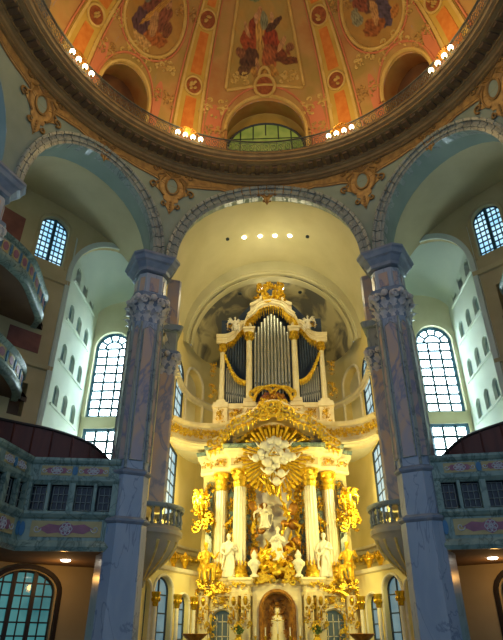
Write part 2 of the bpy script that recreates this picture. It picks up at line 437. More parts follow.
cartouche(0, 0, 'small gold ornament over the crown of the middle arch')

# ------------------------------------------------------------------ dome
DB, DH = 11.2, 12.0
def D(th, ph, d=0):
    a = R(th); p = R(ph); return (CX+(DB+d)*cos(p)*sin(a), CY+(DB+d)*cos(p)*cos(a), 24+(DH+d)*sin(p))
DOPEN = [(0, 12.3, 24.2)]+[(s*46, 7.8, 21) for s in (-1, 1)]+[(s*82, 7.8, 21) for s in (-1, 1)]
m = MB()
holed_wall(m, D, -180, 180, 0, 88, [dict(u=c, w=a, zb=3, zs=h*.56, h=h*.44) for c, a, h in DOPEN], 1.6, nu=144, nz=14)
dome = struct(m.build('ceiling', 'dome_paint', smooth=True))
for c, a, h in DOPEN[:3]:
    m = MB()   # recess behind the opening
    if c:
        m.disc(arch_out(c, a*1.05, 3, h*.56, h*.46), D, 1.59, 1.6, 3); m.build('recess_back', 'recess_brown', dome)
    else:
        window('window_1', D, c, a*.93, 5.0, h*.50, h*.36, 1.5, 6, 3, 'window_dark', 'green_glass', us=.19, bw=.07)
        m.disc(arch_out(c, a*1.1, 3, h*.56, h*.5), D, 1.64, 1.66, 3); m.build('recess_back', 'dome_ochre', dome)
    for kk, rr, mt in ((1.06, .12, 'dome_cream'), (1.2, .07, 'dome_pink')):
        m = MB(); m.tube([D(c-a*kk*cos(pi*i/18), 2+(h*.56-2)*1+(h*.44*(1+(kk-1)*2.2))*sin(pi*i/18), -.03) for i in range(19)]+[D(c+a*kk, 3, -.03)], rr, 6)
        m.build('arch_moulding', mt, dome, True)
# ribs
for c in (-99, -63, -25.3, 25.3, 63, 99):
    def band(x0, x1, p0, p1, d, name, mt, n=28):
        mm = MB(); rows = []
        for i in range(n+1):
            p = p0+(p1-p0)*i/n; k = 1-.1*i/n
            rows.append([D(c+x0*k, p, 0), D(c+x0*k, p, d), D(c+(x0+x1)/2*k, p, d), D(c+x1*k, p, d), D(c+x1*k, p, 0)])
        mm.grid(rows); return mm.build(name, mt, dome)
    band(-4.6, 4.6, 2, 84, -.06, 'rib', 'dome_ochre')
    for s in (-1, 1):
        band(s*3.9-.45, s*3.9+.45, 3, 84, -.13, 'rib_edge', 'dome_cream')
        band(s*5.2-.25, s*5.2+.25, 2, 84, -.09, 'rib_border', 'dome_pink')
    for p0, p1 in ((5, 21.5), (29, 41.5), (49, 62), (68, 80)): band(-2.0, 2.0, p0, p1, -.10, 'rib_panel', 'dome_orange', 8)
    for p0 in (25.2, 45.2, 65):
        mm = MB(); mm.disc(arc(c, p0, 2.5/cos(R(p0))*.95, 2.5, 0, 350, 24), D, 0, -.12, 2); o = mm.build('medallion', 'medallion_red', dome)
        mm = MB(); mm.tube([D(x, y, -.12) for x, y in arc(c, p0, 2.8/cos(R(p0))*.95, 2.8, 0, 360, 28)], .075, 6)
        for j in range(6): mm.ell(D(c+random.uniform(-1, 1), p0+random.uniform(-1.2, 1.2), -.14), (.12, .05, .14), 6, 4)
        mm.build('medallion_ring', 'dome_cream', dome, True)
# frescoes: albedo painted on a fine grid, figures and clouds
def n2(x, y, s):
    return (sin(x*1.7*s+1.3*sin(y*2.1*s+s))+sin(y*1.9*s+1.1*sin(x*2.7*s-s))+.6*sin((x+y)*3.7*s+2*sin(x*s*1.1)))/2.6
def fresco(shape, figs, bgc, pname, seed, N=64):
    mm = MB(); c1, c2, c3 = [lin(q) for q in bgc]
    for j in range(N+1):
        for i in range(N+1):
            x = i/N*2-1; y = j/N*2-1; a, b, d = shape(x, y); mm.add(D(a, b, -.04))
            f = .5+.5*n2(x+seed, y-seed*.7, 1.6); g = .5+.5*n2(x*1.3-seed, y*1.7+seed, 3.1)
            h_ = .5+.5*n2(x*2.1+seed*2, y*2.3, 6.3); f = max(0, min(1, f*.75+h_*.35)); cc = [c1[k]*(1-f)+c2[k]*f for k in range(3)]; cc = [cc[k]*(1-g*.5)+c3[k]*g*.5 for k in range(3)]
            for fx, fy, rx, ry, an, hexc in figs:
                fx, fy, rx, ry = fx*1.15, fy*1.2-.02, rx*1.28, ry*1.28
                ca, sa = cos(R(an)), sin(R(an)); u = ((x-fx)*ca+(y-fy)*sa)/rx; v = (-(x-fx)*sa+(y-fy)*ca)/ry
                dd = u*u+v*v+.45*n2(x*2+seed, y*2, 3.5)
                if dd < 1.1:
                    k = min(1, (1.1-dd)*5); q = lin(hexc); fold = .8+.42*n2(u*2.2+fx*5, v+fy*3, 3.0)+.22*n2(x*5, y*4+fx, 5)
                    cc = [cc[t]*(1-k)+q[t]*fold*k for t in range(3)]
            mm.c.append(tuple(max(0, q) for q in cc))
    for j in range(N):
        for i in range(N):
            a = j*(N+1)+i; mm.f.append((a, a+1, a+N+2, a+N+1))
    return mm.build(pname, 'fresco', dome, True)
def trap(x, y):
    p = 27+(y+1)/2*31; hw = 13.6-(y+1)*.6
    if y < -.5: p += (1-abs(x)**1.5)*2.5*(-.5-y)*2
    return x*hw, p, 0
fresco(trap, [(-.25, .2, .2, .14, 20, '#8e3a1c'), (-.42, .0, .2, .2, 60, '#a04a22'), (-.38, -.3, .22, .16, 10, '#5c3a26'), (-.05, .1, .16, .3, 5, '#c89a4a'), (.22, .02, .24, .16, -25, '#9c3f20'), (.3, .22, .25, .06, 20, '#5b3a26'),
              (.35, -.2, .3, .1, -15, '#82401e'), (.12, -.28, .16, .2, 30, '#a35a30'), (-.1, .42, .08, .09, 0, '#c08a58'), (-.5, -.5, .14, .1, 0, '#6a4a30'), (.6, -.35, .3, .06, -8, '#6e3c1e'), (0, -.55, .3, .16, 0, '#b8863c'), (-.3, .68, .35, .1, 0, '#7a8a5c'), (-.22, .34, .06, .08, 0, '#c99a6c'), (.28, .33, .06, .07, 0, '#c89a68'), (-.5, .16, .05, .16, 40, '#c4925f'), (.5, -.08, .05, .16, -50, '#c4925f'), (-.15, -.45, .05, .18, 15, '#b98656'), (.02, .3, .1, .16, -15, '#8a8a68'), (-.62, -.2, .12, .08, 0, '#8b5836'), (.72, -.15, .1, .06, 0, '#8b5836')],
       ('#9c7c38', '#b88f48', '#8f8a50'), 'fresco', .3, 120)
def ovalp(c, pc, rx, ry):
    def f(x, y):
        a = x*sqrt(1-y*y/2); b = y*sqrt(1-x*x/2)
        return c+a*rx, pc+b*ry, 0
    return f
OV = [('ovalL', -45.5, [(-.15, .1, .28, .3, 15, '#7a4636'), (.2, .0, .2, .36, -10, '#8a5038'), (-.3, -.3, .25, .25, 20, '#5d4048'), (.25, -.4, .3, .18, 0, '#a8622e'), (-.05, .5, .1, .12, 0, '#b98a5a'), (.22, .42, .1, .12, 0, '#b08058'), (.0, .2, .07, .6, -28, '#c08d40'), (-.45, .3, .12, .18, 20, '#6b6a5a'), (.05, -.15, .1, .3, 20, '#b98a58'), (.45, -.1, .12, .2, 0, '#7c4a30'), (-.1, -.62, .3, .1, 0, '#caa060')]),
      ('ovalR', 45.5, [(.05, .1, .3, .22, -20, '#6b4a3c'), (-.25, .3, .2, .25, 10, '#8a4a34'), (.2, -.25, .26, .3, 30, '#54485a'), (-.2, -.35, .3, .18, 0, '#9a5a2c'), (.05, .52, .1, .12, 0, '#b98a5a'), (.4, .2, .2, .1, 30, '#7c5a3c'), (-.5, .05, .14, .2, 0, '#8c8a6c'), (.0, -.1, .1, .28, -15, '#c09058'), (.5, -.45, .14, .12, 0, '#b87838'), (-.35, .55, .2, .1, 30, '#7a6a50')])]
for nm, c, fg in OV+[('o', -82, OV[0][2]), ('o', 82, OV[1][2])]:
    fresco(ovalp(c, 38.5, 11.5, 11.3), fg, ('#a5742e', '#b58a44', '#8c7440'), 'fresco', c*.1, 96)
    for k, rr, mt in ((1.03, .11, 'dome_cream'), (1.13, .06, 'dome_pink')):
        mm = MB(); mm.tube([D(x, y, -.06) for x, y in arc(c, 38.5, 11.5*k, 11.3*k, 0, 360, 48)], rr, 6); mm.build('fresco_frame', mt, dome, True)
# frame of middle fresco
mm = MB()
L = [trap(-1, -1+2*i/14)[:2] for i in range(15)]
mm.tube([D(x-.3, y, -.06) for x, y in L], .1, 6); mm.tube([D(-x+.3, y, -.06) for x, y in L], .1, 6)
mm.tube([D(x, trap(x/13.6, -1)[1]-.5, -.06) for x in [-13.6+i*1.7 for i in range(17)]], .1, 6); mm.build('fresco_frame', 'dome_cream', dome, True)
# painted acanthus scrolls and shells between openings and frescoes
def dome_scroll(c, p, k, seed, mt='dome_cream'):
    rnd = random.Random(seed); mm = MB()
    for s in (-1, 1):
        for (x, y, r, a0, a1) in ((2.2, 0, 1.5, 160, -140), (3.6, 2.0, 1.1, 200, 520), (1.6, 3.0, 1.0, 0, 280), (4.4, -1.5, .9, 90, -200)):
            mm.tube([D(c+s*q[0]*k/cos(R(p)), p+q[1]*k, -.05) for q in spiral(x, y, r, r*.15, a0, a1)], (.075, .03), 5)
        for _ in range(7): mm.ell(D(c+s*rnd.uniform(.5, 5)*k/cos(R(p)), p+rnd.uniform(-2.5, 4)*k, -.05), (.09, .04, .13), 6, 4)
    return mm.build('scroll_ornament', mt, dome, True)
m_ = MB(); m_.disc(arc(0, 28.6, 3.2, 2.9, 0, 350, 24), D, 0, -.12, 2); m_.build('medallion', 'medallion_red', dome)
m_ = MB(); m_.tube([D(x, y, -.13) for x, y in arc(0, 28.6, 3.6, 3.3, 0, 360, 28)], .1, 6); m_.tube([D(x, y, -.13) for x, y in arc(0, 32, 2.0, 2.2, -20, 200, 14)], .1, 6)
m_.build('medallion_ring', 'dome_cream', dome, True)
for s in (-1, 1):
    dome_scroll(s*9, 30.5, .55, 77+s); dome_scroll(s*56, 49, .6, 79+s, 'gold_paint'); dome_scroll(s*36, 27, .6, 87+s); dome_scroll(s*57, 30, .5, 89+s); dome_scroll(s*16.5, 12, .6, 97+s, 'gold_paint')
    dome_scroll(s*17, 19.5, .95, 3+s); dome_scroll(s*46, 25, 1.0, 9+s); dome_scroll(s*34.5, 17, .75, 19+s, 'gold_paint'); dome_scroll(s*55.5, 20, .75, 29+s, 'gold_paint'); dome_scroll(s*34, 44, .7, 39+s, 'gold_paint')
    for p0, hw in ((0, 0),):
        mm = MB(); mm.disc([(s*17+x, 13+y) for x, y in arc(0, 0, 2.6, 8.5, 0, 350, 20)], D, 0, -.03, 4); mm.build('pink_field', 'dome_pink', dome)
        for cc in (36, 56):
            mm = MB(); mm.disc([(s*cc+x, 14+y) for x, y in arc(0, 0, 1.6, 8.5, 0, 350, 20)], D, 0, -.03, 4); mm.build('pink_field', 'dome_pink', dome)

# railing of the dome gallery
t = thing('railing', 'openwork iron railing circling the foot of the painted dome', 'railing')
RR = 9.95
ring = lambda r, z, n=120: [(CX+r*cos(2*pi*k/n), CY+r*sin(2*pi*k/n), z) for k in range(n+1)]
m = MB(); m.tube(ring(RR, 24.95), .05, 6); m.tube(ring(RR, 24.16), .035, 5); m.tube(ring(RR, 24.8), .02, 4); m.build('handrail', 'iron', t, True)
m = MB(); n = 150
for k in range(n):
    a0 = 2*pi*k/n; a1 = 2*pi*(k+1)/n; F = lambda u, z: (CX+RR*cos(a0+(a1-a0)*u), CY+RR*sin(a0+(a1-a0)*u), z)
    m.tube([F(0, 24.14), F(0, 24.95)], .018, 4)
    m.tube([F(.5+.34*cos(q), 24.46+.22*sin(q)) for q in [i*pi/4 for i in range(9)]], .022, 4)
    m.tube([F(.1, 24.16), F(.5, 24.5), F(.9, 24.8)], .016, 4); m.tube([F(.9, 24.16), F(.5, 24.5), F(.1, 24.8)], .016, 4)
m.build('lattice', 'iron', t)
# globe lamps in clusters on the cornice
first = None
CL = [('left upper', -65, 3.4), ('left lower', -25.8, 3.4), ('right lower', 25.0, -3.4), ('right upper', 61.5, -3.4)]
ordn = ['first', 'second', 'third', 'fourth']
for nm, c, st in CL:
    for i in range(4):
        a = c+(i-1.5)*2.6*(1 if c < 0 else 1); p = V((CX+9.72*sin(R(a)), CY+9.72*cos(R(a)), 24.28))
        lb = 'lit globe lamp on dome cornice, %s cluster, %s from left' % (nm, ordn[i])
        if first is None:
            first = thing('globe_lamp', lb, 'lamp', p, 0, 'globe lamps on the dome cornice')
            b = MB(); b.ell((0, 0, 0), (.135, .135, .15), 12, 8); b.build('bulb', 'bulb', first, True)
            b = MB(); b.lathe([(.03, -.2), (.07, -.17), (.06, -.11), (.02, -.1)], n=10); b.build('holder', 'gold', first, True)
            first.rotation_euler = (0, 0, 0)
        else: dup(first, p, 0, lb)
    light('POINT', 'cluster_glow', (CX+8.3*sin(R(c)), CY+8.3*cos(R(c)), 25.7), 200, (1.0, .68, .25), shadow_soft_size=.25)
    g = MB()      # gilded shell behind each cluster
    S = lambda x, z, d=0: (CX+(10.0+d)*sin(R(c+degrees(x/10))), CY+(10.0+d)*cos(R(c+degrees(x/10))), z)
    for i in range(-4, 5): g.tube([S(0, 24.5, -.02), S(i*.13, 24.5+.62*cos(i*.28), -.06)], (.04, .075), 5)
    g.tube([S(x, y, -.06) for x, y in arc(0, 24.5, .62, .7, 0, 180, 12)], .035, 5)
    tag(g.build('shell_ornament', 'gold_old', None, True), 'gilded shell on dome railing behind %s lamp cluster' % nm, 'ornament')
for a in (-100, 100, 140, -140, 180):
    light('POINT', 'cluster_glow', (CX+9.4*sin(R(a)), CY+9.4*cos(R(a)), 25.1), 200, (1.0, .68, .25), shadow_soft_size=.25)

# ------------------------------------------------------------------ capitals and piers
def sect(w, d, c, z): return [(-w+c, -d, z), (w-c, -d, z), (w, -d+c, z), (w, d-c, z), (w-c, d, z), (-w+c, d, z), (-w, d-c, z), (-w, -d+c, z)]
def ornate_capital(parent, w, d, c, z0, z1, mt='capital_stone_lit', nm='capital'):
    m = MB(); H = z1-z0
    m.loft([sect(w*.98, d*.98, c, z0), sect(w*1.0, d*1.0, c, z0+.08*H), sect(w, d, c, z0+.6*H), sect(w*1.1, d*1.1, c, z0+.86*H), sect(w*1.22, d*1.22, c, z0+.88*H), sect(w*1.26, d*1.26, c, z1)]); bell = m.build(nm, 'cornice_stone', parent); m = MB(); parent = bell  # dark bell under paler leaves: shade and highlights put into the colours
    s0 = sect(w, d, c, 0); k = 0
    for i in range(8):
        a = V(s0[i]); b = V(s0[(i+1) % 8]); L = (b-a).length; nn = max(1, round(L/(.3*H))); dirn = (b-a).normalized(); out = V((dirn.y, -dirn.x, 0))
        for row, (zz, hh, off) in enumerate(((0.0, .46, 0), (.34, .5, .5))):
            for j in range(nn):
                p = a+dirn*L*((j+.5+off*.5)/nn)+V((0, 0, z0+zz*H))+out*.02
                M = Matrix.Translation(p) @ Matrix(((dirn.x, -out.x, 0, 0), (dirn.y, -out.y, 0, 0), (0, 0, 1, 0), (0, 0, 0, 1)))
                m.leaf(M, L/nn*.82, hh*H, .62)
        for q in (a, b):
            ctr = q+out*.09*H+V((0, 0, z0+.74*H)); m.tube([ctr+dirn*x+V((0, 0, y)) for x, y in spiral(0, 0, .17*H, .03, 0, 500, 16)], .04*H, 5)
        m.ell((a+b)/2+out*.14*H+V((0, 0, z0+.84*H)), (.12*H, .1*H, .12*H), 6, 5)
    return m.build(nm+'_leaf', mt, parent, True)
def ledge(m, w, d, c, z, h=.25, o=.1):
    m.loft([sect(w, d, c, z-h*.5), sect(w+o*.6, d+o*.6, c, z-h*.3), sect(w+o, d+o, c, z-h*.1), sect(w+o, d+o, c, z+h*.15), sect(w+o*.4, d+o*.4, c, z+h*.3), sect(w, d, c, z+h*.5)])
def pier(label, x, y, rz, k=1.0, zt=16.9, full=True):
    t = thing('pier', label, 'pier', (x, y, 0), rz)
    w, d, c = .70*k, .80, .30*k
    m = MB(); m.loft([sect(w+.14, d+.12, c, -1.6), sect(w+.14, d+.12, c, -.9), sect(w+.1, d+.1, c, 4.1)]); m.build('base', 'marble_blue', t)
    m = MB(); ledge(m, w+.08, d+.08, c, 4.15, .3, .1); m.mark(); ledge(m, w+.0, d+.0, c, 6.05, .3, .1); m.build('ledge', 'cornice_stone', t)
    m = MB(); m.loft([sect(w+.04, d+.04, c, 4.2), sect(w+.02, d+.02, c, 6.0)]); m.build('plinth', 'marble_blue', t)
    m = MB(); m.loft([sect(w, d, c, 6.0), sect(w, d, c, zt-3.7)])
    m.build('shaft', 'marble_blue', t)
    s0 = sect(w, d, c, 0); p = MB(); q = MB()
    for i in (0, 1, 2, 6, 7):
        a = V(s0[i]); b = V(s0[(i+1) % 8]); L = (b-a).length; F = flat(a.x, a.y, (b-a).x, (b-a).y)
        G = lambda u, z, dd, F=F: F(u, z, dd)
        ins = .16*L
        zb, zt2 = 6.55, zt-4.0
        p.mark(); q.mark(); p.prism([(ins, zb), (ins, zt2-.2), (L/2, zt2), (L-ins, zt2-.2), (L-ins, zb)], lambda u, z, dd: F(u, z, -dd), -.012, .035)
        p.mark(); p.prism([(ins*1.4, zt-2.05), (ins*1.4, zt-1.25), (L-ins*1.4, zt-1.25), (L-ins*1.4, zt-2.05)], lambda u, z, dd: F(u, z, -dd), -.012, .04)
        fr = [(ins, zb), (ins, zt2-.2), (L/2, zt2), (L-ins, zt2-.2), (L-ins, zb), (ins, zb)]
        q.tube([F(u, z, -.03) for u, z in fr], .035, 5)
        q.tube([F(0, z, -.0) for z in (6.2, zt-3.8)], .06, 6)
    p.build('marble_panel', 'marble_panel', t); q.build('panel_moulding', 'marble_arch', t, True)
    ornate_capital(t, w*1.02, d*1.02, c, zt-3.75, zt-2.25)
    m = MB(); m.loft([sect(w, d, c, zt-2.3), sect(w, d, c, zt-1.0)]); m.build('impost_block', 'marble_blue', t)
    m = MB(); m.loft([sect(w, d, c, zt-.9), sect(w+.1, d+.1, c, zt-.86), sect(w+.12, d+.12, c, zt-.7), sect(w+.28, d+.28, c*1.2, zt-.45), sect(w+.38, d+.38, c*1.3, zt-.38), sect(w+.44, d+.44, c*1.3, zt-.2), sect(w+.5, d+.5, c*1.3, zt-.12), sect(w+.5, d+.5, c*1.3, zt)]); m.build('impost_cornice', 'cornice_stone', t)
    return t
for s, nm in ((-1, 'left'), (1, 'right')):
    th = 28.6; pier('tall blue-grey marble pier %s of the altar, carrying the middle arch' % nm, CX+s*12.3*sin(R(th))+(.1 if s > 0 else -.12), CY+12.3*cos(R(th)), R(-s*th))
    th = 69.5; pier('blue-grey marble pier at the %s picture edge, mostly cut off' % nm, CX+s*12.5*sin(R(th)), CY+12.5*cos(R(th)), R(-s*th))
    # slimmer pilaster behind, at the mouth of the choir
    t = thing('pilaster', 'slim orange-veined marble pilaster behind the %s front pier' % nm, 'pilaster', (s*5.55, 25.3, 0), R(-s*20))
    w, d, c = .52, .7, .12
    m = MB(); m.loft([sect(w, d, c, 5.2), sect(w, d, c, 11.6)]); m.build('shaft', 'marble_panel', t)
    ornate_capital(t, w, d, c, 11.5, 12.8)
    m = MB(); m.loft([sect(w, d, c, 12.8), sect(w, d, c, 13.9), sect(w+.15, d+.15, c, 14.0), sect(w+.22, d+.22, c, 14.3)]); m.build('impost_block', 'marble_arch', t)
    m = MB(); m.loft([sect(w*.95, d, c, 14.3), sect(w*.95, d, c, 17.2)]); m.build('upper_shaft', 'marble_panel', t)

# ------------------------------------------------------------------ choir (altar space)
CHX = 5.6
m = MB()      # barrel vault
VY = lambda x, k: (CY+sqrt(11.75**2-x*x))*(1-k)+30.4*k
m.grid([[(CHX*cos(pi*i/40), VY(CHX*cos(pi*i/40), k), 16.6+5.75*sin(pi*i/40)) for i in range(41)] for k in (0, .25, .5, .75, 1)])
vault = struct(m.build('ceiling', 'vault_cream', smooth=True))
m = MB(); prof = [(6.5, -.3), (5.35, -.3), (5.32, -.15), (5.22, -.12), (5.2, .1), (5.08, .12), (5.02, .3), (5.02, .6)]
m.grid([[(r*cos(pi*i/48), 30.4+o, 16.3+r*sin(pi*i/48)*.99) for r, o in prof] for i in range(49)])
struct(m.build('trim_5', 'vault_cream', smooth=True, angle=30))
# conch above the organ
AR, AY = 5.1, 30.4
m = MB(); m.grid([[(AR*cos(pi*i/32)*cos(pi/2*j/14), AY+5.2*sin(pi/2*j/14)*1.0, 16.3+AR*sin(pi*i/32)*cos(pi/2*j/14)) for i in range(33)] for j in range(15)])
struct(m.build('ceiling', 'cloud_art', smooth=True))
# choir walls: straight sides, then a curved apse
def choir_path():
    P = []
    for y in (22.8, 24, 26, 28, 30.0): P.append((-5.55, y))
    for i in range(1, 24):
        a = pi*i/24; P.append((-5.5*cos(a), 30.4+5.2*sin(a)))
    P += [(5.55, y) for y in (30.0, 28, 26, 24, 22.8)]
    return P
CP = choir_path(); SL = [0]
for a, b in zip(CP, CP[1:]): SL.append(SL[-1]+(V(b)-V(a)).length)
TOT = SL[-1]
def CW(u, z, d=0):
    u = max(0, min(TOT, u)); k = 0
    while k < len(SL)-2 and u > SL[k+1]: k += 1
    a, b = V(CP[k]), V(CP[k+1]); t = (u-SL[k])/(SL[k+1]-SL[k]); p = a+(b-a)*t
    dr = (b-a).normalized(); return (p.x-dr.y*d, p.y+dr.x*d, z)
HL = []
for s in (0, 1):
    f = lambda u: u if s == 0 else TOT-u
    HL += [dict(u=f(7.0), w=1.0, zb=10.9, zs=13.9, h=.9, d=.1), dict(u=f(6.6), w=1.05, zb=5.6, zs=9.2, h=0, d=.1), dict(u=f(9.6), w=.95, zb=10.9, zs=14.3, h=1.0, d=.5)]
m = MB(); holed_wall(m, CW, 0, TOT, -1.6, 16.9, HL, .45, nu=60, nz=1)
struct(m.build('wall_choir', 'plaster_yellow', smooth=True, angle=40))
for i, h in enumerate(HL):
    if i % 3 == 2:
        m = MB(); m.prism(arch_out(h['u'], h['w']*1.05, h['zb'], h['zs'], h['h']), CW, .5, .52); struct(m.build('trim_6', 'plaster_cream'))
        m = MB(); m.tube([CW(u, z, -.03) for u, z in arch_out(h['u'], h['w']+.1, h['zb'], h['zs'], h['h']+.1)], .1, 6); struct(m.build('trim_7', 'white_gilt', smooth=True))
    else:
        window('window_2', CW, h['u'], h['w'], h['zb'], h['zs'], h['h'], .03, 2, 6, 'window_dark', 'daylight_side', bw=.06, bt=.04)
m = MB()
for zz, oo in ((13.3, .22), (4.4, .22), (3.0, .3)):
    m.mark()
    us = [1.2+(TOT-2.4)*i/70 for i in range(71)]
    m.grid([[CW(u, z, -o) for u in us] for o, z in ((0, zz-.2), (oo*.4, zz-.16), (oo*.55, zz), (oo, zz+.08), (oo, zz+.2), (0, zz+.24))])
struct(m.build('trim_8', 'white_gilt', smooth=True, angle=30))
m = MB(); us = [5+(TOT-10)*i/70 for i in range(71)]; m.grid([[CW(u, z, -o) for u in us] for o, z in ((0, 3.75), (.05, 3.75), (.05, 4.2), (0, 4.2))]); struct(m.build('trim_9', 'frieze', smooth=True))
m = MB()
for q in range(60):
    u = 5.2+(TOT-10.4)*q/59; a = CW(u, 4.0, -.08); m.ell(a, (.14, .06, .13), 6, 4)
struct(m.build('trim_10', 'gold', smooth=True))
# recessed lamps in the vault
firstd = None
for x, lit, ds in ((-2.62, 0, 'unlit recessed lamp in choir vault, leftmost of the row'), (-1.6, 1, 'lit recessed lamp in choir vault, leftmost of the four lit'), (-.59, 1, 'lit recessed lamp in choir vault, second of the four lit'), (.35, 1, 'lit recessed lamp in choir vault, third of the four lit'), (1.29, 1, 'lit recessed lamp in choir vault, rightmost of the four lit'), (2.37, 0, 'unlit recessed lamp in choir vault, rightmost of the row')):
    z = 16.6+5.75*sqrt(1-(x/5.6)**2)-.02; y = 27.0*(z/22.0)+.06*x*x*.5
    m = MB(); m.lathe([(.02, -.03), (.13, -.03), (.13, .03)], n=14); o = tag(m.build('downlight', 'spot_lit' if lit else 'window_dark'), ds, 'lamp', 'recessed lamps in the choir vault'); o.location = (x, y, z)
for x, lit, ds in ((-.65, 1, 'lit small lamp above the organ crown, left one'), (.77, 1, 'lit small lamp above the organ crown, right one'), (-2.07, 0, 'unlit small lamp above the organ, left one'), (1.97, 0, 'unlit small lamp above the organ, right one')):
    m = MB(); m.lathe([(.02, -.04), (.12, -.04), (.12, .05)], n=14); o = tag(m.build('downlight', 'spot_lit' if lit else 'window_dark'), ds, 'lamp', 'small lamps over the organ'); o.location = (x, 31.0, 20.72 if abs(x) < 1 else 20.35)

# lower choir walls under the side balconies with arches, windows and gilded columns
for s, nm in ((-1, 'left'), (1, 'right')):
    ox, oy = s*5.75, 24.6; ex, ey = s*3.75, 29.4
    L = sqrt((ex-ox)**2+(ey-oy)**2)
    F0 = flat(ox, oy, ex-ox, ey-oy)
    F = (lambda u, z, d=0: F0(u, z, d)) if s < 0 else (lambda u, z, d=0: F0(u, z, -d))
    hs = [dict(u=.65, w=.42, zb=-1, zs=1.9, h=.42), dict(u=2.05, w=.72, zb=-1, zs=1.95, h=.62), dict(u=3.75, w=.5, zb=-1, zs=1.5, h=.45)]
    m = MB(); holed_wall(m, F, 0, L, -1.6, 2.9, hs, .35, nu=12); struct(m.build('wall_choir_'+nm, 'plaster_yellow'))
    for h in hs:
        window('window_3', F, h['u'], h['w'], h['zb'], h['zs'], h['h'], .25, 2, 5, 'window_dark', 'pale_glass', bw=.05)
        m = MB(); m.tube([F(u, z, -.03) for u, z in arch_out(h['u'], h['w']+.06, h['zb'], h['zs'], h['h']+.06)], .06, 6); struct(m.build('trim_11', 'white_gilt', smooth=True))
    m = MB(); m.grid([[F(u, z, d) for u in (0, L)] for d, z in ((0, 2.8), (-.15, 2.85), (-.2, 3.0), (.6, 3.0))]); struct(m.build('trim_12', 'white_gilt'))
    for j, u in enumerate((1.2, 1.32+1.6, 4.4)):
        x, y, _ = F(u, 0, -.22)
        t = thing('gilded_column', 'small gilt-capital column beside arched windows, %s choir wall, %s' % (nm, ['nearest the pier', 'in the middle', 'nearest the altar'][j]), 'column', (x, y, -1.6), 0, 'small choir wall columns')
        m = MB(); m.lathe([(.12, 0), (.12, .2), (.09, .25), (.085, 3.0)], n=12); m.build('shaft', 'white_gilt', t, True)
        m = MB(); m.lathe([(.09, 2.95), (.12, 3.0), (.13, 3.2), (.19, 3.4), (.2, 3.5)], n=12)
        for k in range(8):
            a = k*pi/4; m.ell((.16*cos(a), .16*sin(a), 3.22), (.05, .05, .1), 6, 4)
        m.build('capital', 'gold', t, True)
    # candle-lamp like gilt ornaments standing on the ledge
    for j, u in enumerate((2.9, 3.9)):
        x, y, _ = F(u, 0, .1)
        m = MB(); m.lathe([(.16, 0), (.08, .1), (.16, .3), (.2, .42), (.1, .5), (.13, .6), (.02, .8)], n=10)
        for k in range(6): a = k*pi/3; m.tube([(.12*cos(a), .12*sin(a), .4), (.25*cos(a), .25*sin(a), .52), (.2*cos(a), .2*sin(a), .66)], (.035, .02), 5)
        o = tag(m.build('gilded_urn', 'gold', None, True), 'gilded urn on %s choir ledge, %s altar' % (nm, 'farther from the' if j == 0 else 'next to the'), 'urn', 'gilded urns on the choir ledge'); o.location = (x, y, 3.0)

    # round oriel balcony
    cx, cy = s*5.6, 24.9
    t = thing('round_balcony', 'round stone balcony with balusters beside the %s front pier' % nm, 'balcony', (cx, cy, 0))
    n = 28; rad = 1.5
    m = MB(); m.lathe([(.1, 2.0), (.18, 2.25), (.4, 2.5), (.8, 2.8), (1.15, 3.15), (1.36, 3.5), (1.44, 3.85), (1.56, 3.95), (1.58, 4.12), (1.5, 4.18), (1.44, 4.3)], n=n); m.build('corbel', 'balcony_stone', t, True)
    m = MB(); m.lathe([(rad-.16, 4.95), (rad+.08, 4.95), (rad+.12, 5.02), (rad+.12, 5.12), (rad+.02, 5.16), (rad-.16, 5.16), (rad-.16, 4.95)], n=36, caps=False); m.build('handrail', 'marble_arch', t, True)
    b0 = MB(); b0.lathe([(.08, 0), (.08, .06), (.045, .1), (.085, .26), (.05, .45), (.04, .56), (.075, .6), (.075, .66)], n=8)
    bo = None
    for k in range(26):
        a = 2*pi*k/26
        if bo is None: bo = b0.build('baluster', 'marble_arch', t, True); b = bo
        else: b = bo.copy(); col.objects.link(b); b.parent = t
        b.location = ((rad-.03)*cos(a), (rad-.03)*sin(a), 4.3)
    m = MB()
    for k in range(9):
        a = R(-90+s*10+(k-4)*22); m.tube([(.2*cos(a), .2*sin(a), 2.27), (.62*cos(a), .62*sin(a), 2.65), (.98*cos(a), .98*sin(a), 2.97), (1.26*cos(a), 1.26*sin(a), 3.32), (1.42*cos(a), 1.42*sin(a), 3.7)], (.03, .07), 5)
    m.build('gilt_rib', 'frieze', t, True)

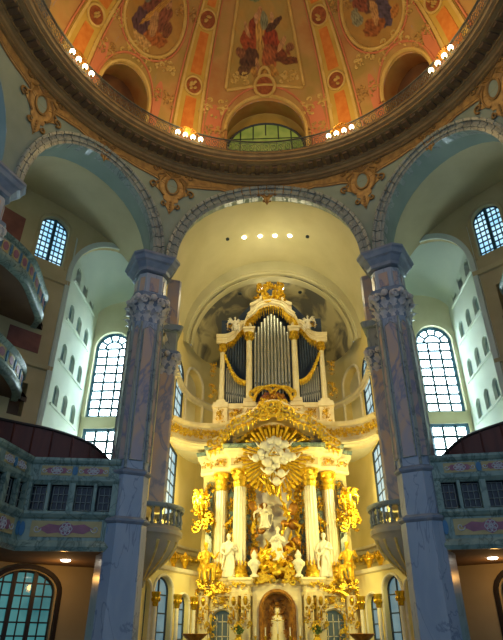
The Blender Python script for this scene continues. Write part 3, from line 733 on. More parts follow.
# ------------------------------------------------------------------ side bays
OR = 17.0
for s, nm in ((-1, 'left'), (1, 'right')):
    O = cyl(OR); Os = lambda th, z, d=0: O(s*th, z, d)
    # conical barrel vault of the side bay
    m = MB(); cc, A, H = 48, 22.5, 5.4
    m.grid([[cyl(rho)(s*(cc+A*cos(pi*i/30)), ZS+H*sin(pi*i/30), 0) for i in range(31)] for rho in (12.6, 14, 15.5, 17.1)])
    struct(m.build('ceiling', 'bay_vault', smooth=True))
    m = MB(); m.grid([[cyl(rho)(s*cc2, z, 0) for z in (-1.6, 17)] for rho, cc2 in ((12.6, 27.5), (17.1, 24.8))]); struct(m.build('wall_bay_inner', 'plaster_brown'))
    m = MB(); m.grid([[cyl(rho)(s*67.6, z, 0) for z in (-1.6, 17)] for rho in (12.6, 17.1)]); struct(m.build('wall_bay_outer', 'plaster_tan'))
    # outer wall
    m = MB()
    holed_wall(m, Os, 23.5, 70, 4.0, 23, [dict(u=32.7, w=8.2, zb=4.0, zs=18.0, h=2.8, d=.25), dict(u=45.6, w=2.75, zb=18.25, zs=20.6, h=.75, d=.45), dict(u=63.5, w=2.75, zb=17.5, zs=20.0, h=.75, d=.45),
               dict(u=45.5, w=1.2, zb=14.6, zs=16.2, h=0, d=.6), dict(u=45.5, w=1.2, zb=9.3, zs=11.0, h=0, d=.6)], .4, nu=40)
    struct(m.build('wall_bay_'+nm, 'plaster_tan', smooth=True, angle=30))
    window('window_4', Os, 45.6, 2.75, 18.25, 20.6, .75, .34, 6, 9, 'window_iron', 'daylight_up', us=.297, bw=.055, heavy=(3,))
    window('unseen_window_fill', Os, 63.5, 2.75, 17.5, 20.0, .75, .34, 6, 9, 'window_iron', 'daylight', us=.297, bw=.055, heavy=(3,))  # glowing window added out of view to brighten the bay vault
    m = MB(); m.tube([Os(u, z, -.02) for u, z in arch_out(45.6, 3.3, 18.1, 20.6, .95)], .07, 6); struct(m.build('trim_13', 'plaster_tan', smooth=True))
    m = MB(); m.prism([(43.2, 14), (43.2, 17), (48.6, 17), (48.6, 14)], Os, .6, .62); m.mark(); m.prism([(43.2, 9), (43.2, 11.6), (48.6, 11.6), (48.6, 9)], Os, .6, .62); struct(m.build('trim_14', 'plaster_brown'))
    m = MB(); m.prism([(43.9, 12.7), (43.9, 13.75), (49.5, 13.75), (49.5, 12.7)], Os, -.03, .0); m.mark(); m.prism([(51.5, 17.2), (51.5, 20.2), (57, 20.2), (57, 17.2)], Os, -.03, .0); struct(m.build('trim_15', 'panel_red'))
    m = MB()
    m.grid([[Os(41+u*.5, z, -o) for u in range(56)] for o, z in ((0, 17.1), (.12, 17.15), (.16, 17.4), (0, 17.45))]); m.mark(); m.grid([[Os(41+u*.5, z, -o) for u in range(56)] for o, z in ((0, 11.9), (.12, 11.95), (.16, 12.15), (0, 12.2))])
    struct(m.build('trim_16', 'plaster_tan'))
    # arch surround of the window recess
    m = MB(); o1 = arch_out(32.7, 8.2, 4, 18.0, 2.8, 30); o2 = arch_out(32.7, 9.1, 4, 18.0, 3.15, 30)
    m.grid([[Os(u, z, 0) for u, z in o1], [Os(u, z, -.12) for u, z in o1], [Os(u, z, -.12) for u, z in o2], [Os(u, z, 0) for u, z in o2]]); struct(m.build('trim_17', 'tower_white', smooth=True, angle=30))
    # window recess: tower wall with niches, end wall with the tall windows, vault
    x0, x1, ya, yb = 11.25, 8.25, 25.0, 30.2
    T0 = flat(s*x0, ya, 0, 1); T = (lambda u, z, d=0: (s*(x0+d), ya+u, z))
    rows = ((18.05, 1), (15.5, 0), (13.0, 0), (10.55, 0), (8.2, 0)); hl = []
    for zb, dk in rows:
        for u in (1.15, 2.5, 3.85): hl.append(dict(u=u, w=.36, zb=zb, zs=zb+.75, h=.36, d=.18 if not dk else .4))
    m = MB(); holed_wall(m, T, -.2, yb-ya+.1, 4, 20.5, hl, .2, nu=8); struct(m.build('wall_tower_'+nm, 'tower_white'))
    for h in hl:
        m = MB(); m.prism(arch_out(h['u'], h['w']*1.02, h['zb'], h['zs'], h['h'], 10), T, h['d'], h['d']+.03); o = m.build('window_5', 'niche_dark' if h['zb'] > 17 else 'niche_glass'); struct(o)
    m = MB()
    for zb, _ in rows: m.mark(); m.prism([(.55, zb-.16), (.55, zb-.03), (4.5, zb-.03), (4.5, zb-.16)], T, -.09, 0)
    struct(m.build('trim_18', 'tower_white'))
    E0 = lambda u, z, d=0: (s*u, yb+d, z)
    m = MB(); hw = [dict(u=9.93, w=1.08, zb=11.45, zs=16.0, h=1.05), dict(u=9.93, w=1.08, zb=6.4, zs=10.75, h=0)]
    holed_wall(m, E0, 7.2, 11.4, 4, 20.5, hw, .3, nu=6); struct(m.build('wall_window_'+nm, 'plaster_cream'))
    m = MB(); o1 = arch_out(9.93, 1.1, 11.4, 16, 1.07); o2 = arch_out(9.93, 1.42, 11.4, 16, 1.4)
    m.grid([[E0(u, z, -.02) for u, z in o1], [E0(u, z, -.14) for u, z in o1], [E0(u, z, -.14) for u, z in o2], [E0(u, z, 0) for u, z in o2]]); struct(m.build('trim_19', 'plaster_cream', smooth=True, angle=30))
    window('window_6', E0, 9.93, 1.08, 11.45, 16.0, 1.05, .2, 3, 8, 'window_iron', 'daylight', bw=.12, bt=.12, fan=True)
    window('window_7', E0, 9.93, 1.08, 6.4, 10.75, 0, .2, 3, 6, 'window_iron', 'daylight', bw=.13, bt=.12)
    m = MB(); m.grid([[(s*7.4, y, z) for y in (26.6, 30.3)] for z in (4, 19)]); struct(m.build('wall_recess_'+nm, 'plaster_cream'))
    VX = lambda i: 9.33+1.98*cos(pi*i/20)
    m = MB(); m.grid([[(s*VX(i), (CY+sqrt(17.02**2-(s*VX(i)-CX)**2))*(1-k)+30.3*k, 19.35-1.15*k+(1.55-.4*k)*sin(pi*i/20)) for i in range(21)] for k in (0, .25, .5, .75, 1)]); struct(m.build('ceiling', 'tower_white', smooth=True))
    # slab over the lower aisle, aisle wall
    path = [(s*6.25, 22.2), (s*9.8, 21.7), (s*10.1, 19.3), (s*10.95, 17.3)]
    m = MB(); pts = [(s*6.3, 22.6)]+path+[O(s*68, 0)[:2], O(s*60, 0)[:2], O(s*50, 0)[:2], O(s*41, 0)[:2], (s*11.4, 30.3), (s*8.0, 30.3), (s*6.8, 24)]
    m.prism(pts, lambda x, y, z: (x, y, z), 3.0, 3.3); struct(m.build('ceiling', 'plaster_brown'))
    m = MB(); holed_wall(m, Os, 27, 70, -1.6, 3.05, [dict(u=38.6, w=4.4, zb=-1.2, zs=1.9, h=.85)], .35, nu=30); struct(m.build('wall_aisle_'+nm, 'plaster_tan'))
    window('window_8', Os, 38.6, 4.4, -1.2, 1.9, .85, .25, 6, 8, 'window_wood', 'teal_glass', us=.297, bw=.06, heavy=(2, 4))
    m = MB(); m.tube([Os(u, z, -.05) for u, z in arch_out(38.6, 5.0, -1.6, 1.9, .98)], .12, 4); struct(m.build('trim_20', 'window_wood'))
    o = MB(); o.lathe([(.02, -.03), (.17, -.03), (.2, 0), (.2, .02)], n=18); q = tag(o.build('downlight', 'spot_lit'), 'round lit lamp in the soffit under the %s gallery' % nm, 'lamp', 'lamps under the galleries'); q.location = (s*8.7, 24.3, 2.97)

    # lower gallery
    t = thing('gallery', 'green marbled gallery with painted panels and glazed casements, %s side' % nm, 'gallery', (0, 0, 0))
    sd = 1 if s > 0 else -1
    pth = path
    def sw(prof, name, mt, pth=pth): mm = MB(); mm.sweep(pth, prof, side=sd); return mm.build(name, mt, t)
    sw([(0, 3.0), (.1, 3.0), (.16, 3.15), (.1, 3.3), (.05, 3.38), (.05, 4.15), (.12, 4.2), (.2, 4.32), (.2, 4.42), (.05, 4.46), (-.2, 4.46), (-.2, 3.0)], 'lower_band', 'marble_green')
    sw([(0, 5.45), (.08, 5.45), (.2, 5.6), (.22, 5.72), (.06, 5.76), (.06, 6.25), (.14, 6.3), (.2, 6.4), (.2, 6.5), (-.25, 6.5), (-.25, 5.45)], 'upper_band', 'marble_green')
    sw([(-.16, 4.4), (-.14, 4.4), (-.14, 5.5), (-.16, 5.5)], 'dark_glazing', 'dark_glass')
    for (a, b), nc in (((path[0], path[1]), 4), ((path[1], path[2]), 3), ((path[2], path[3]), 3)):
        a = V(a); b = V(b); Ls = (b-a).length; G0 = flat(a.x, a.y, (b-a).x, (b-a).y); G = lambda u, z, d: G0(u, z, d*sd*-1)   # d>0 towards viewer
        # check direction: sweep offset side is positive toward nave
        pil = MB(); gap = Ls/nc
        for k in range(nc+1):
            wd = .12 if (k % 2 == 0) else .06; x = min(max(k*gap, wd), Ls-wd)
            pil.mark(); pil.prism([(x-wd, 4.4), (x-wd, 5.5), (x+wd, 5.5), (x+wd, 4.4)], lambda u, z, d: G0(u, z, d*-sd if False else (-d if sd > 0 else d)), .15, -.06)
        pil.build('mullion', 'marble_green', t)
        for k in range(nc):
            cm = MB(); xa = k*gap+.15; xb = (k+1)*gap-.15; H3 = lambda u, z, d: G0(u, z, (-d if sd > 0 else d))
            for i in range(4):
                x = xa+(xb-xa)*i/3; cm.prism([(x-.014, 4.5), (x-.014, 5.42), (x+.014, 5.42), (x+.014, 4.5)], H3, -.12, -.08)
            for i in range(4):
                z = 4.52+.88*i/3; cm.prism([(xa, z-.014), (xa, z+.014), (xb, z+.014), (xb, z-.014)], H3, -.12, -.08)
            cm.build('casement', 'muntin_pale', t)
        H3 = lambda u, z, d: G0(u, z, (-d if sd > 0 else d))
        bp = MB(); pk = MB(); bl = MB(); wt = MB()
        for z0, z1 in ((3.5, 4.08), (5.82, 6.2)):
            zc = (z0+z1)/2; hh = (z1-z0)/2
            nn = 1 if z0 < 4 else 2
            for k in range(nn):
                ua = .35+(Ls-.7)*k/nn+.12; ub = .35+(Ls-.7)*(k+1)/nn-.12; uc = (ua+ub)/2; hu = (ub-ua)/2
                bp.mark(); pk.mark(); wt.mark(); bp.prism([(ua, z0), (ua, z1), (ub, z1), (ub, z0)], H3, .05, .075)
                pk.prism([(uc-hu*.78, zc), (uc-hu*.5, zc+hh*.62), (uc-hu*.2, zc+hh*.45), (uc, zc+hh*.9), (uc+hu*.2, zc+hh*.45), (uc+hu*.5, zc+hh*.62), (uc+hu*.78, zc), (uc+hu*.5, zc-hh*.62), (uc+hu*.2, zc-hh*.45), (uc, zc-hh*.9), (uc-hu*.2, zc-hh*.45), (uc-hu*.5, zc-hh*.62)], H3, .07, .085)
                for r0 in range(6):
                    aa = r0*pi/3; wt.tube([H3(uc+x, zc+y, .09) for x, y in arc(.13*cos(aa), .13*sin(aa)*hh/.3, .1, .1*hh/.3, 0, 360, 8)], .018, 4)
                for sg in (-1, 1):
                    wt.mark(); wt.tube([H3(uc+sg*x, zc+y, .09) for x, y in spiral(hu*.82, 0, hh*.55, .03, 180, 560, 12)], .02, 4)
            for uu in ([.16, Ls-.16] if nn == 1 else [Ls/2]):
                bl.mark(); bl.prism([(uu+.1*cos(q*pi/8), zc+hh*.9*sin(q*pi/8)) for q in range(16)], H3, .05, .1)
        bp.build('painted_panel', 'painted_beige', t); pk.build('pink_cartouche', 'painted_pink', t); bl.build('blue_oval', 'painted_blue', t); wt.build('rosette', 'painted_white', t)
    # dark timber wall of the seats behind the gallery
    m = MB(); pth2 = smooth_path([(s*13.6, 23.0), (s*11.8, 23.6), (s*10.2, 24.2), (s*8.6, 24.9), (s*7.6, 25.6)], 6)
    tops = [9.0, 8.75, 8.55, 8.1, 7.3]; ht = smooth_path([(i, q) for i, q in enumerate(tops)], 6)
    m.grid([[(p[0], p[1]+dy, z) for p, z in zip(pth2, [q[1] if e else 4.0 for q in ht])] for dy, e in ((-.0, 0), (-.0, 1), (.25, 1), (.25, 0))])
    o = m.build('timber_screen', 'wood_dark'); tag(o, 'dark red-brown timber screen rising behind the %s gallery' % nm, 'screen')
    m = MB(); m.tube([(p[0], p[1]-.02, q[1]) for p, q in zip(pth2, ht)], .07, 6); m.build('capping', 'window_wood', o)
    for k in range(0, 25, 3):
        m = MB(); p = pth2[k]; m.box((p[0], p[1]-.03, (4+ht[k][1])/2), (.06, .05, ht[k][1]-4)); m.build('batten', 'wood_dark', o)
    # upper galleries with swinging parapets
    for lev, (zt, zb, pp, lbl) in enumerate(((15.3, 14.0, [(11.7, 16.9), (11.5, 17.9), (11.15, 19.0), (11.0, 20.2), (11.3, 22.0), (11.6, 23.3), (12.3, 24.3)], 'upper'), (11.2, 10.0, [(11.6, 17.6), (11.5, 19.6), (11.45, 21.3), (11.75, 23.0), (12.3, 24.2)], 'middle'))):
        pth3 = smooth_path([(s*x, y) for x, y in pp], 6); t = thing('curved_gallery', '%s curved gallery with painted parapet, %s picture edge' % (lbl, nm), 'gallery', (0, 0, 0))
        sd3 = -1 if s < 0 else 1; H = zt-zb; sd3 = -sd3
        mm = MB(); mm.sweep(pth3, [(-.25, zb), (0, zb), (.12, zb+.08), (.16, zb+.2), (.06, zb+.28), (.04, zb+.85*H), (.14, zb+.9*H), (.2, zt-.02), (.2, zt), (-.2, zt)], side=sd3); mm.build('parapet', 'marble_green', t, True, )
        def G3(k, z, d):
            k = max(0, min(len(pth3)-1.001, k)); i = int(k); f = k-i; a, b = V(pth3[i]), V(pth3[i+1]); p = a+(b-a)*f; dr = (b-a).normalized(); nn = V((dr.y, -dr.x))*sd3; p = p+nn*d
            return (p.x, p.y, z)
        q1 = MB(); q2 = MB(); q3 = MB(); k = .8; j = 0; zc = zb+.56*H; hh = .22*H
        while k < len(pth3)-3:
            q1.mark(); q2.mark(); q3.mark(); q1.grid([[G3(k+.5*i, z, d) for i in range(5)] for z, d in ((zc-hh, .04), (zc-hh, .07), (zc+hh, .07), (zc+hh, .04))])
            q2.disc([(k+1+x, zc+y) for x, y in arc(0, 0, .8, hh*.75, 0, 330, 11)], G3, .07, .085, 1)
            q3.disc([(k+2.6+x, zc+y) for x, y in arc(0, 0, .2, hh*1.0, 0, 330, 11)], G3, .05, .1, 1)
            k += 3.2; j += 1
        q1.build('painted_panel', 'painted_beige', t); q2.build('pink_cartouche', 'painted_pink', t); q3.build('blue_oval', 'painted_blue', t)
        mm = MB(); back = [O(s*a, 0)[:2] for a in (44, 48, 52, 56, 60, 66)]
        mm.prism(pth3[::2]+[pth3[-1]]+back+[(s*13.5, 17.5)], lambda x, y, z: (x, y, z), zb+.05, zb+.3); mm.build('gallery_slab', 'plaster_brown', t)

# ------------------------------------------------------------------ statues
def statue(name, label, cat, loc, mt, pose, h=1.9, rz=0, wings=False, gold=None, group=None, vox=.035):
    m = MB(); k = h/1.8
    rnd = random.Random(hash(label) % 1000 if False else len(label)*7+int(abs(loc[0])*10))
    hd = None
    if pose == 'stand':
        rings = []
        for z, rx, ry, ox in ((0, .30, .26, 0), (.1, .29, .25, 0), (.5, .23, .2, .03), (.85, .22, .18, .04), (1.05, .19, .15, .02), (1.25, .23, .16, 0), (1.42, .22, .14, -.01), (1.5, .1, .09, -.01)):
            rings.append([(ox+rx*cos(2*pi*i/20)*(1+.1*sin(i*2.5)*(1 if z < 1 else 0)), ry*sin(2*pi*i/20)*(1+.1*sin(i*2.5)*(1 if z < 1 else 0)), z) for i in range(20)])
        m.loft(rings); neck = V((-.01, 0, 1.5)); sh = 1.4
        arms = [[(.2, 0, 1.4), (.33, -.05, 1.13), (.12, -.24, 1.18)], [(-.22, 0, 1.4), (-.36, -.02, 1.1), (-.26, -.25, .95)]]
        cloth = [[(.2, -.1, 1.42), (.0, -.2, 1.1), (-.25, -.2, .8), (-.3, -.1, .3)], [(.1, -.2, .9), (.2, -.22, .5), (.12, -.25, .05)]]
        leg = []
    elif pose == 'sit':
        m.loft([[(rx*cos(2*pi*i/16), oy+ry*sin(2*pi*i/16), z) for i in range(16)] for z, rx, ry, oy in ((.42, .27, .24, .05), (.6, .24, .2, .05), (.8, .2, .16, .03), (1.0, .24, .16, 0), (1.12, .2, .13, -.02), (1.2, .08, .08, -.03))])
        neck = V((0, -.03, 1.2)); arms = [[(.22, 0, 1.1), (.42, -.1, .9), (.45, -.35, 1.05)], [(-.22, 0, 1.1), (-.36, -.12, .82), (-.15, -.35, .8)]]
        leg = [[(.12, 0, .5), (.2, -.48, .52), (.22, -.45, .03), (.22, -.58, .0)], [(-.12, 0, .5), (-.2, -.45, .42), (-.14, -.5, -.05), (-.14, -.64, -.08)]]
        cloth = [[(.25, .1, .5), (.3, -.4, .4), (.3, -.35, -.05)], [(-.25, .1, .45), (-.32, -.3, .3), (-.3, -.25, -.1)], [(0, -.1, .5), (0, -.48, .4), (.03, -.4, 0)]]
    else:   # kneel
        m.loft([[(rx*cos(2*pi*i/16), oy+ry*sin(2*pi*i/16), z) for i in range(16)] for z, rx, ry, oy in ((0, .34, .42, .1), (.2, .3, .34, .06), (.45, .23, .22, 0), (.7, .18, .15, 0), (.92, .23, .15, 0), (1.05, .2, .13, 0), (1.14, .08, .08, 0))])
        neck = V((0, 0, 1.14)); arms = [[(.21, 0, 1.03), (.32, -.15, .8), (.05, -.35, .95)], [(-.21, 0, 1.03), (-.32, -.15, .8), (-.03, -.35, .96)]]
        leg = []; cloth = [[(.2, -.1, 1.0), (.1, -.2, .5), (.3, -.3, .05)], [(-.2, -.1, .9), (-.25, -.2, .4), (-.35, -.3, .05)]]
    m.tube([neck-V((0, 0, .04)), neck+V((0, -.01, .1))], .06, 8)
    hc = neck+V((0, -.02, .2)); m.ell(hc, (.095, .115, .13), 12, 8); m.ell(hc+V((0, .03, .03)), (.11, .11, .12), 10, 6)
    m.ell(hc+V((0, -.115, -.01)), (.02, .03, .03), 6, 5); m.ell(hc+V((0, -.08, -.12)), (.06, .05, .08), 8, 5)
    for q in arms:
        m.tube(smooth_path(q, 4), (.075, .045), 8); e = V(q[-1]); d = (e-V(q[-2])).normalized(); m.ell(e+d*.04, (.045, .045, .045), 6, 5)
        for f in range(4): m.tube([e+d*.04+V(((f-1.5)*.02, 0, 0)), e+d*(.13+.01*(f % 2))+V(((f-1.5)*.026, 0, -.01))], .014, 5)
        m.tube([e, e+d*.05+V((.05, 0, .03))], .014, 5)
    for q in leg: m.tube(smooth_path(q, 4), (.13, .06), 8)
    for q in cloth: m.tube(smooth_path(q, 4), (.08, .045), 7)
    if wings:
        for sx in (-1, 1):
            for f in range(6):
                m.tube([neck+V((sx*.08, .12, -.1)), neck+V((sx*(.35+.06*f), .22, .32-.12*f)), neck+V((sx*(.62-.02*f), .26, .2-.22*f))], (.05, .035), 5)
    for i, v in enumerate(m.v): m.v[i] = tuple(c*k for c in v)
    t = thing(name, label, cat, loc, rz, group)
    o = m.build('body', mt, t, True)
    md = o.modifiers.new('r', 'REMESH'); md.mode = 'VOXEL'; md.voxel_size = vox; md.use_smooth_shade = True
    return t

def orn(m, P, w, h, seed, k=1.0, dens=1.0):
    """symmetric acanthus and scroll cluster about (0,0) of map P(x,z,d), d towards the viewer"""
    rnd = random.Random(seed)
    for s in (-1, 1):
        for j in range(int(4*dens)):
            x = w*rnd.uniform(.12, .42); y = h*rnd.uniform(-.4, .4); r = min(w, h)*rnd.uniform(.12, .22); a0 = rnd.uniform(0, 360)
            m.tube([P(s*a, b, .05+.06*k) for a, b in spiral(x, y, r, r*.15, a0, a0+380, 12)], (r*.36, r*.2), 6)
        for j in range(int(8*dens)):
            x = w*rnd.uniform(.0, .48); y = h*rnd.uniform(-.48, .48); a = rnd.uniform(-.8, .8)+(pi/2 if y < 0 else 0); l = min(w, h)*rnd.uniform(.1, .2)
            m.tube([P(s*x, y, .03), P(s*(x+l*.5*sin(a)), y+l*.5*cos(a), .1*k+.05), P(s*(x+l*sin(a)), y+l*cos(a), .04)], (l*.16, l*.34, l*.05) if False else [l*.22, l*.42, l*.08], 6)
    m.ell(P(0, 0, .06), (w*.12, .08*k+.02, h*.14), 8, 6)
    for i in range(-3, 4): m.tube([P(0, h*.1, .06), P(i*w*.05, h*.42-abs(i)*h*.03, .1*k)], (w*.02, w*.035), 5)

# ------------------------------------------------------------------ organ
OY = 31.0
org = thing('pipe_organ', 'gilded pipe organ with silver pipes above the altar', 'organ', (0, OY, 10.8))
Q = lambda x, z, d=0: (x, -d, z-10.8)
m = MB(); m.box((0, .95, 3.6), (6.6, .5, 8.6)); m.build('case_back', 'organ_blue', org)
m = MB(); m.prism([(-2.2, 14), (-2.2, 19), (-1.2, 20.2), (1.2, 20.2), (2.2, 19), (2.2, 14)], Q, -1.1, -.8); m.build('case_back', 'organ_blue', org)
m = MB()      # plinth
for x0, x1, pr in ((-3.55, -2.7, .25), (-2.7, -1.75, .0), (-1.75, -1.05, .4), (-1.05, 1.05, .1), (1.05, 1.75, .4), (1.75, 2.7, 0), (2.7, 3.55, .25)):
    m.box(((x0+x1)/2, .3-pr/2, .6), (x1-x0, .9+pr, 1.3)); m.box(((x0+x1)/2, .25-pr/2, 1.32), (x1-x0+.1, 1.05+pr, .16)); m.box(((x0+x1)/2, .28-pr/2, 1.5), (x1-x0+.02, .95+pr, .2))
m.build('plinth', 'organ_cream', org)
m = MB()
for x in (-2.2, 2.2): m.mark(); orn(m, lambda a, b, d: Q(x+a, 11.5+b, d+.2), .7, .9, 5)
for x in (-3.1, -1.4, 1.4, 3.1): m.mark(); orn(m, lambda a, b, d: Q(x+a, 11.4+b, d+.5), .5, 1.1, 6)
m.build('plinth_ornament', 'gold', org, True)
PX = [(-3.1, 12.45, 16.4, .17, -.15), (-1.42, 12.45, 17.1, .2, -.32), (1.42, 12.45, 17.1, .2, -.32), (3.1, 12.45, 16.4, .17, -.15)]
for x, z0, z1, r, yy in PX:
    z0 -= 10.8; z1 -= 10.8
    m = MB(); m.lathe([(r*1.35, z0), (r*1.35, z0+.1), (r*1.1, z0+.2), (r, z0+.25), (r*.9, z1-.55)], (x, yy, 0), 14); m.box((x, yy, z0-.0), (r*3.1, r*3.1, .22)); c = m.build('column', 'organ_cream', org, True)
    m = MB(); m.lathe([(r*.9, z1-.6), (r*1.1, z1-.5), (r*1.15, z1-.3), (r*1.5, z1-.06), (r*1.5, z1)], (x, yy, 0), 12)
    for k in range(8): a = k*pi/4; m.ell((x+r*1.25*cos(a), yy+r*1.25*sin(a), z1-.32), (.07, .07, .15), 6, 4)
    m.build('column_capital', 'gold', c, True)
    m = MB(); m.box((x, yy+.1, z1+.12), (r*3.2, .6, .24)); m.box((x, yy+.1, z1+.3), (r*3.9, .75, .14)); m.build('impost', 'organ_cream', org)
def pipe(x, z0, z1, r, y, mt='pipe_metal'):
    m = MB(); f = min(.55, (z1-z0)*.22); m.lathe([(r*.25, z0), (r, z0+f), (r, z1), (r*.8, z1), (r*.8, z1-.05)], (x, y, -10.8), 12)
    o = m.build('pipe', mt, org, True); d = MB(); d.box((x, y-r*.98, z0+f+.02-10.8+.1), (r*.9, r*.2, .14)); d.build('pipe_mouth', 'pipe_dark', o)
for i in range(11):
    k = i-5; x = k*.206; top = 18.35-.028*k*k-(.10*abs(k)); z0 = 12.75+.06*abs(5-abs(k)) if False else 12.6+.07*abs(k)
    pipe(x, z0, top, .092, -.28+.035*abs(k)*0-.25*(1-(k/5)**2))
for s in (-1, 1):
    for i in range(7):
        x = s*(1.78+i*.17); pipe(x, 14.2+.0+(.9-.0)*(1-abs(i-3)/8)*0+(.35+.17*i if True else 0)*.9, 17.3-.12*i-.0, .07, .05, 'pipe_dark')
    for i in range(9):
        x = s*(1.75+i*.132); pipe(x, 12.5, 13.75+.13*i, .055, -.05)
    # swag between the two tiers
    m = MB(); a = V((s*1.68, -.28, 13.75-10.8)); b = V((s*2.95, -.22, 15.6-10.8)); P0 = []
    for i in range(15): t = i/14; p = a.lerp(b, t)+V((0, 0, -.45*sin(pi*t))); P0.append(p)
    m.tube(P0, .07, 6)
    for i, p in enumerate(P0):
        m.ell(p, (.11, .1, .11), 6, 5); m.tube([p, p+V((0, -.03, -.38+.1*abs(i-7)/7))], (.06, .03), 5)
    m.build('gilt_swag', 'gold_bright', org, True)
    # half pediment over side field
    pth = [(s*1.3, 17.45), (s*1.5, 17.75), (s*1.85, 17.8), (s*2.15, 17.5), (s*2.45, 17.05), (s*2.9, 16.85), (s*3.5, 16.85)]; sp = smooth_path(pth, 5); m = MB()
    for dz, dy, r in ((0, -.35, .12), (-.16, -.28, .09), (.13, -.42, .08), (-.3, -.2, .08)): m.tube([Q(x, z+dz, -dy) for x, z in sp], r, 6)
    m.grid([[Q(x, z-.35, .1) for x, z in sp], [Q(x, z-.35, .3) for x, z in sp], [Q(x, z+.16, .42) for x, z in sp], [Q(x, z+.2, -.6) for x, z in sp]])
    m.tube([Q(s*x+0, z, .42) for x, z in spiral(1.45, 17.62, .3, .05, 90, -330, 16)], (.1, .05), 6)
    m.build('side_pediment', 'organ_cream', org, True)
    m = MB()
    for i in range(2, len(sp)-2, 1): x, z = sp[i]; m.tube([Q(x, z-.35, .2), Q(x, z-.75-.1*(i % 2), .12)], (.06, .015), 5); m.ell(Q(x, z-.4, .22), (.08, .06, .08), 6, 4)
    orn(m, lambda a, b, d: Q(s*2.5+a, 17.6+b, d+.2), .9, .5, 12); m.build('gilt_fringe', 'gold', org, True)
    # openwork side wing
    m = MB(); orn(m, lambda a, b, d: Q(s*3.62+a, 13.2+b, d+.1), .5, 1.2, 22); m.mark(); orn(m, lambda a, b, d: Q(s*3.65+a, 14.6+b, d+.1), .42, 1.1, 23); m.build('side_wing', 'gold', org, True)
# centre hood
hood = smooth_path([(-1.75, 17.55), (-1.5, 18.15), (-1.1, 18.5), (-.75, 18.95), (0, 19.2), (.75, 18.95), (1.1, 18.5), (1.5, 18.15), (1.75, 17.55)], 5)
m = MB()
for dz, dy, r in ((0, .6, .13), (.16, .68, .09), (-.15, .5, .08)): m.tube([Q(x, z+dz, dy) for x, z in hood[5:-5]], r, 6)
m.grid([[Q(x, z-.2, .3) for x, z in hood], [Q(x, z-.2, .5) for x, z in hood], [Q(x, z+.2, .66) for x, z in hood], [Q(x, z+.22, -.6) for x, z in hood]])
top = smooth_path([(-1.35, 19.0), (-.9, 19.25), (-.6, 19.6), (0, 19.75), (.6, 19.6), (.9, 19.25), (1.35, 19.0)], 4)
for dz, r in ((0, .11), (.13, .07)): m.tube([Q(x, z+dz, .6) for x, z in top], r, 6)
m.grid([[Q(x, z-.1, -.2) for x, z in top], [Q(x, z-.5, .45) for x, z in top], [Q(x, z, .55) for x, z in top]])
m.build('centre_pediment', 'organ_cream', org, True)
m = MB()
for i in range(2, len(hood)-2): x, z = hood[i]; m.tube([Q(x, z-.25, .5), Q(x*.97, z-.7-.14*(i % 2), .42)], (.07, .015), 5); m.ell(Q(x, z-.22, .55), (.07, .06, .07), 6, 4)
m.build('gilt_fringe', 'gold', org, True)
m = MB(); orn(m, lambda a, b, d: Q(a, 20.0+b, d+.55), 1.9, 1.5, 31, dens=2.6); m.tube([Q(x, z, .7) for x, z in arc(0, 20.0, .34, .42, 0, 360, 16)], .08, 6)
m.lathe([(.12, 9.75), (.18, 9.85), (.05, 9.95), (.02, 10.1)], (0, -.6, 0), 8); m.build('crown_cartouche', 'gold', org, True)
m = MB(); m.ell(Q(0, 20.0, .65), (.26, .1, .34), 10, 8); m.build('crown_shield', 'organ_blue', org, True)
m = MB()
for s in (-1, 1):
    for r, z in ((.62, 13.2), (.5, 13.1)): m.tube([Q(s*x, y, .75) for x, y in arc(.62, 12.75, r, r*.75, 10, 190, 14)], .07, 6)
    m.tube([Q(s*x, y, .8) for x, y in spiral(1.1, 12.7, .3, .05, 60, -300)], (.08, .04), 6)
m.tube([Q(x, y, .8) for x, y in arc(0, 12.3, 1.1, .95, 0, 180, 18)], .1, 6)
m.build('console_arch', 'gold_bright', org, True)
m = MB(); orn(m, lambda a, b, d: Q(a, 12.2+b, d+.75), 1.5, 1.1, 41, dens=1.6); m.build('console_cartouche', 'gold_old', org, True)
m = MB(); m.disc([(x, z) for x, z in arc(0, 11.95, .95, 1.0, 0, 180, 16)], lambda x, z, d: Q(x, z, d), .3, .62, 2); m.build('console_field', 'panel_red', org)
statue('trumpeting_angel', 'small gilded angel seated on left organ pediment', 'statue', (-2.35, OY-.35, 17.15), 'white_gilt', 'sit', 1.35, R(20), True, vox=.03)
statue('trumpeting_angel', 'small gilded angel seated on right organ pediment', 'statue', (2.35, OY-.35, 17.15), 'white_gilt', 'sit', 1.35, R(-20), True, vox=.03)

# organ loft parapet
loft = thing('organ_loft', 'pale gold curved organ loft parapet spanning the choir', 'gallery', (0, 0, 0))
lp = smooth_path([(-5.5, 28.2), (-4.9, 29.1), (-4.0, 29.6), (-3.0, 29.6), (-2.2, 29.2)], 6); rp = [(-x, y) for x, y in reversed(lp)]
for s, pth in ((-1, lp), (1, rp)):
    m = MB(); m.sweep(pth, [(-.9, 9.35), (-.1, 9.3), (.0, 9.45), (.14, 9.5), (.14, 9.62), (.02, 9.7), (.02, 10.45), (.12, 10.5), (.18, 10.62), (.18, 10.7), (-.3, 10.7), (-.3, 9.6), (-.9, 9.6)], side=1); m.build('parapet', 'organ_cream', loft, True)
    m = MB()
    for k in range(1, len(pth)-1, 2):
        a = V(pth[k-1]); b = V(pth[k+1]); d = (b-a).normalized(); nn = V((d.y, -d.x)); p = V(pth[k])
        m.mark(); orn(m, lambda x, z, dd: (p.x+d.x*x+nn.x*(dd*.4+.02), p.y+d.y*x+nn.y*(dd*.4+.02), 10.07+z), .5, .5, 51+k)
    m.build('gilt_relief', 'gold_bright', loft, True)
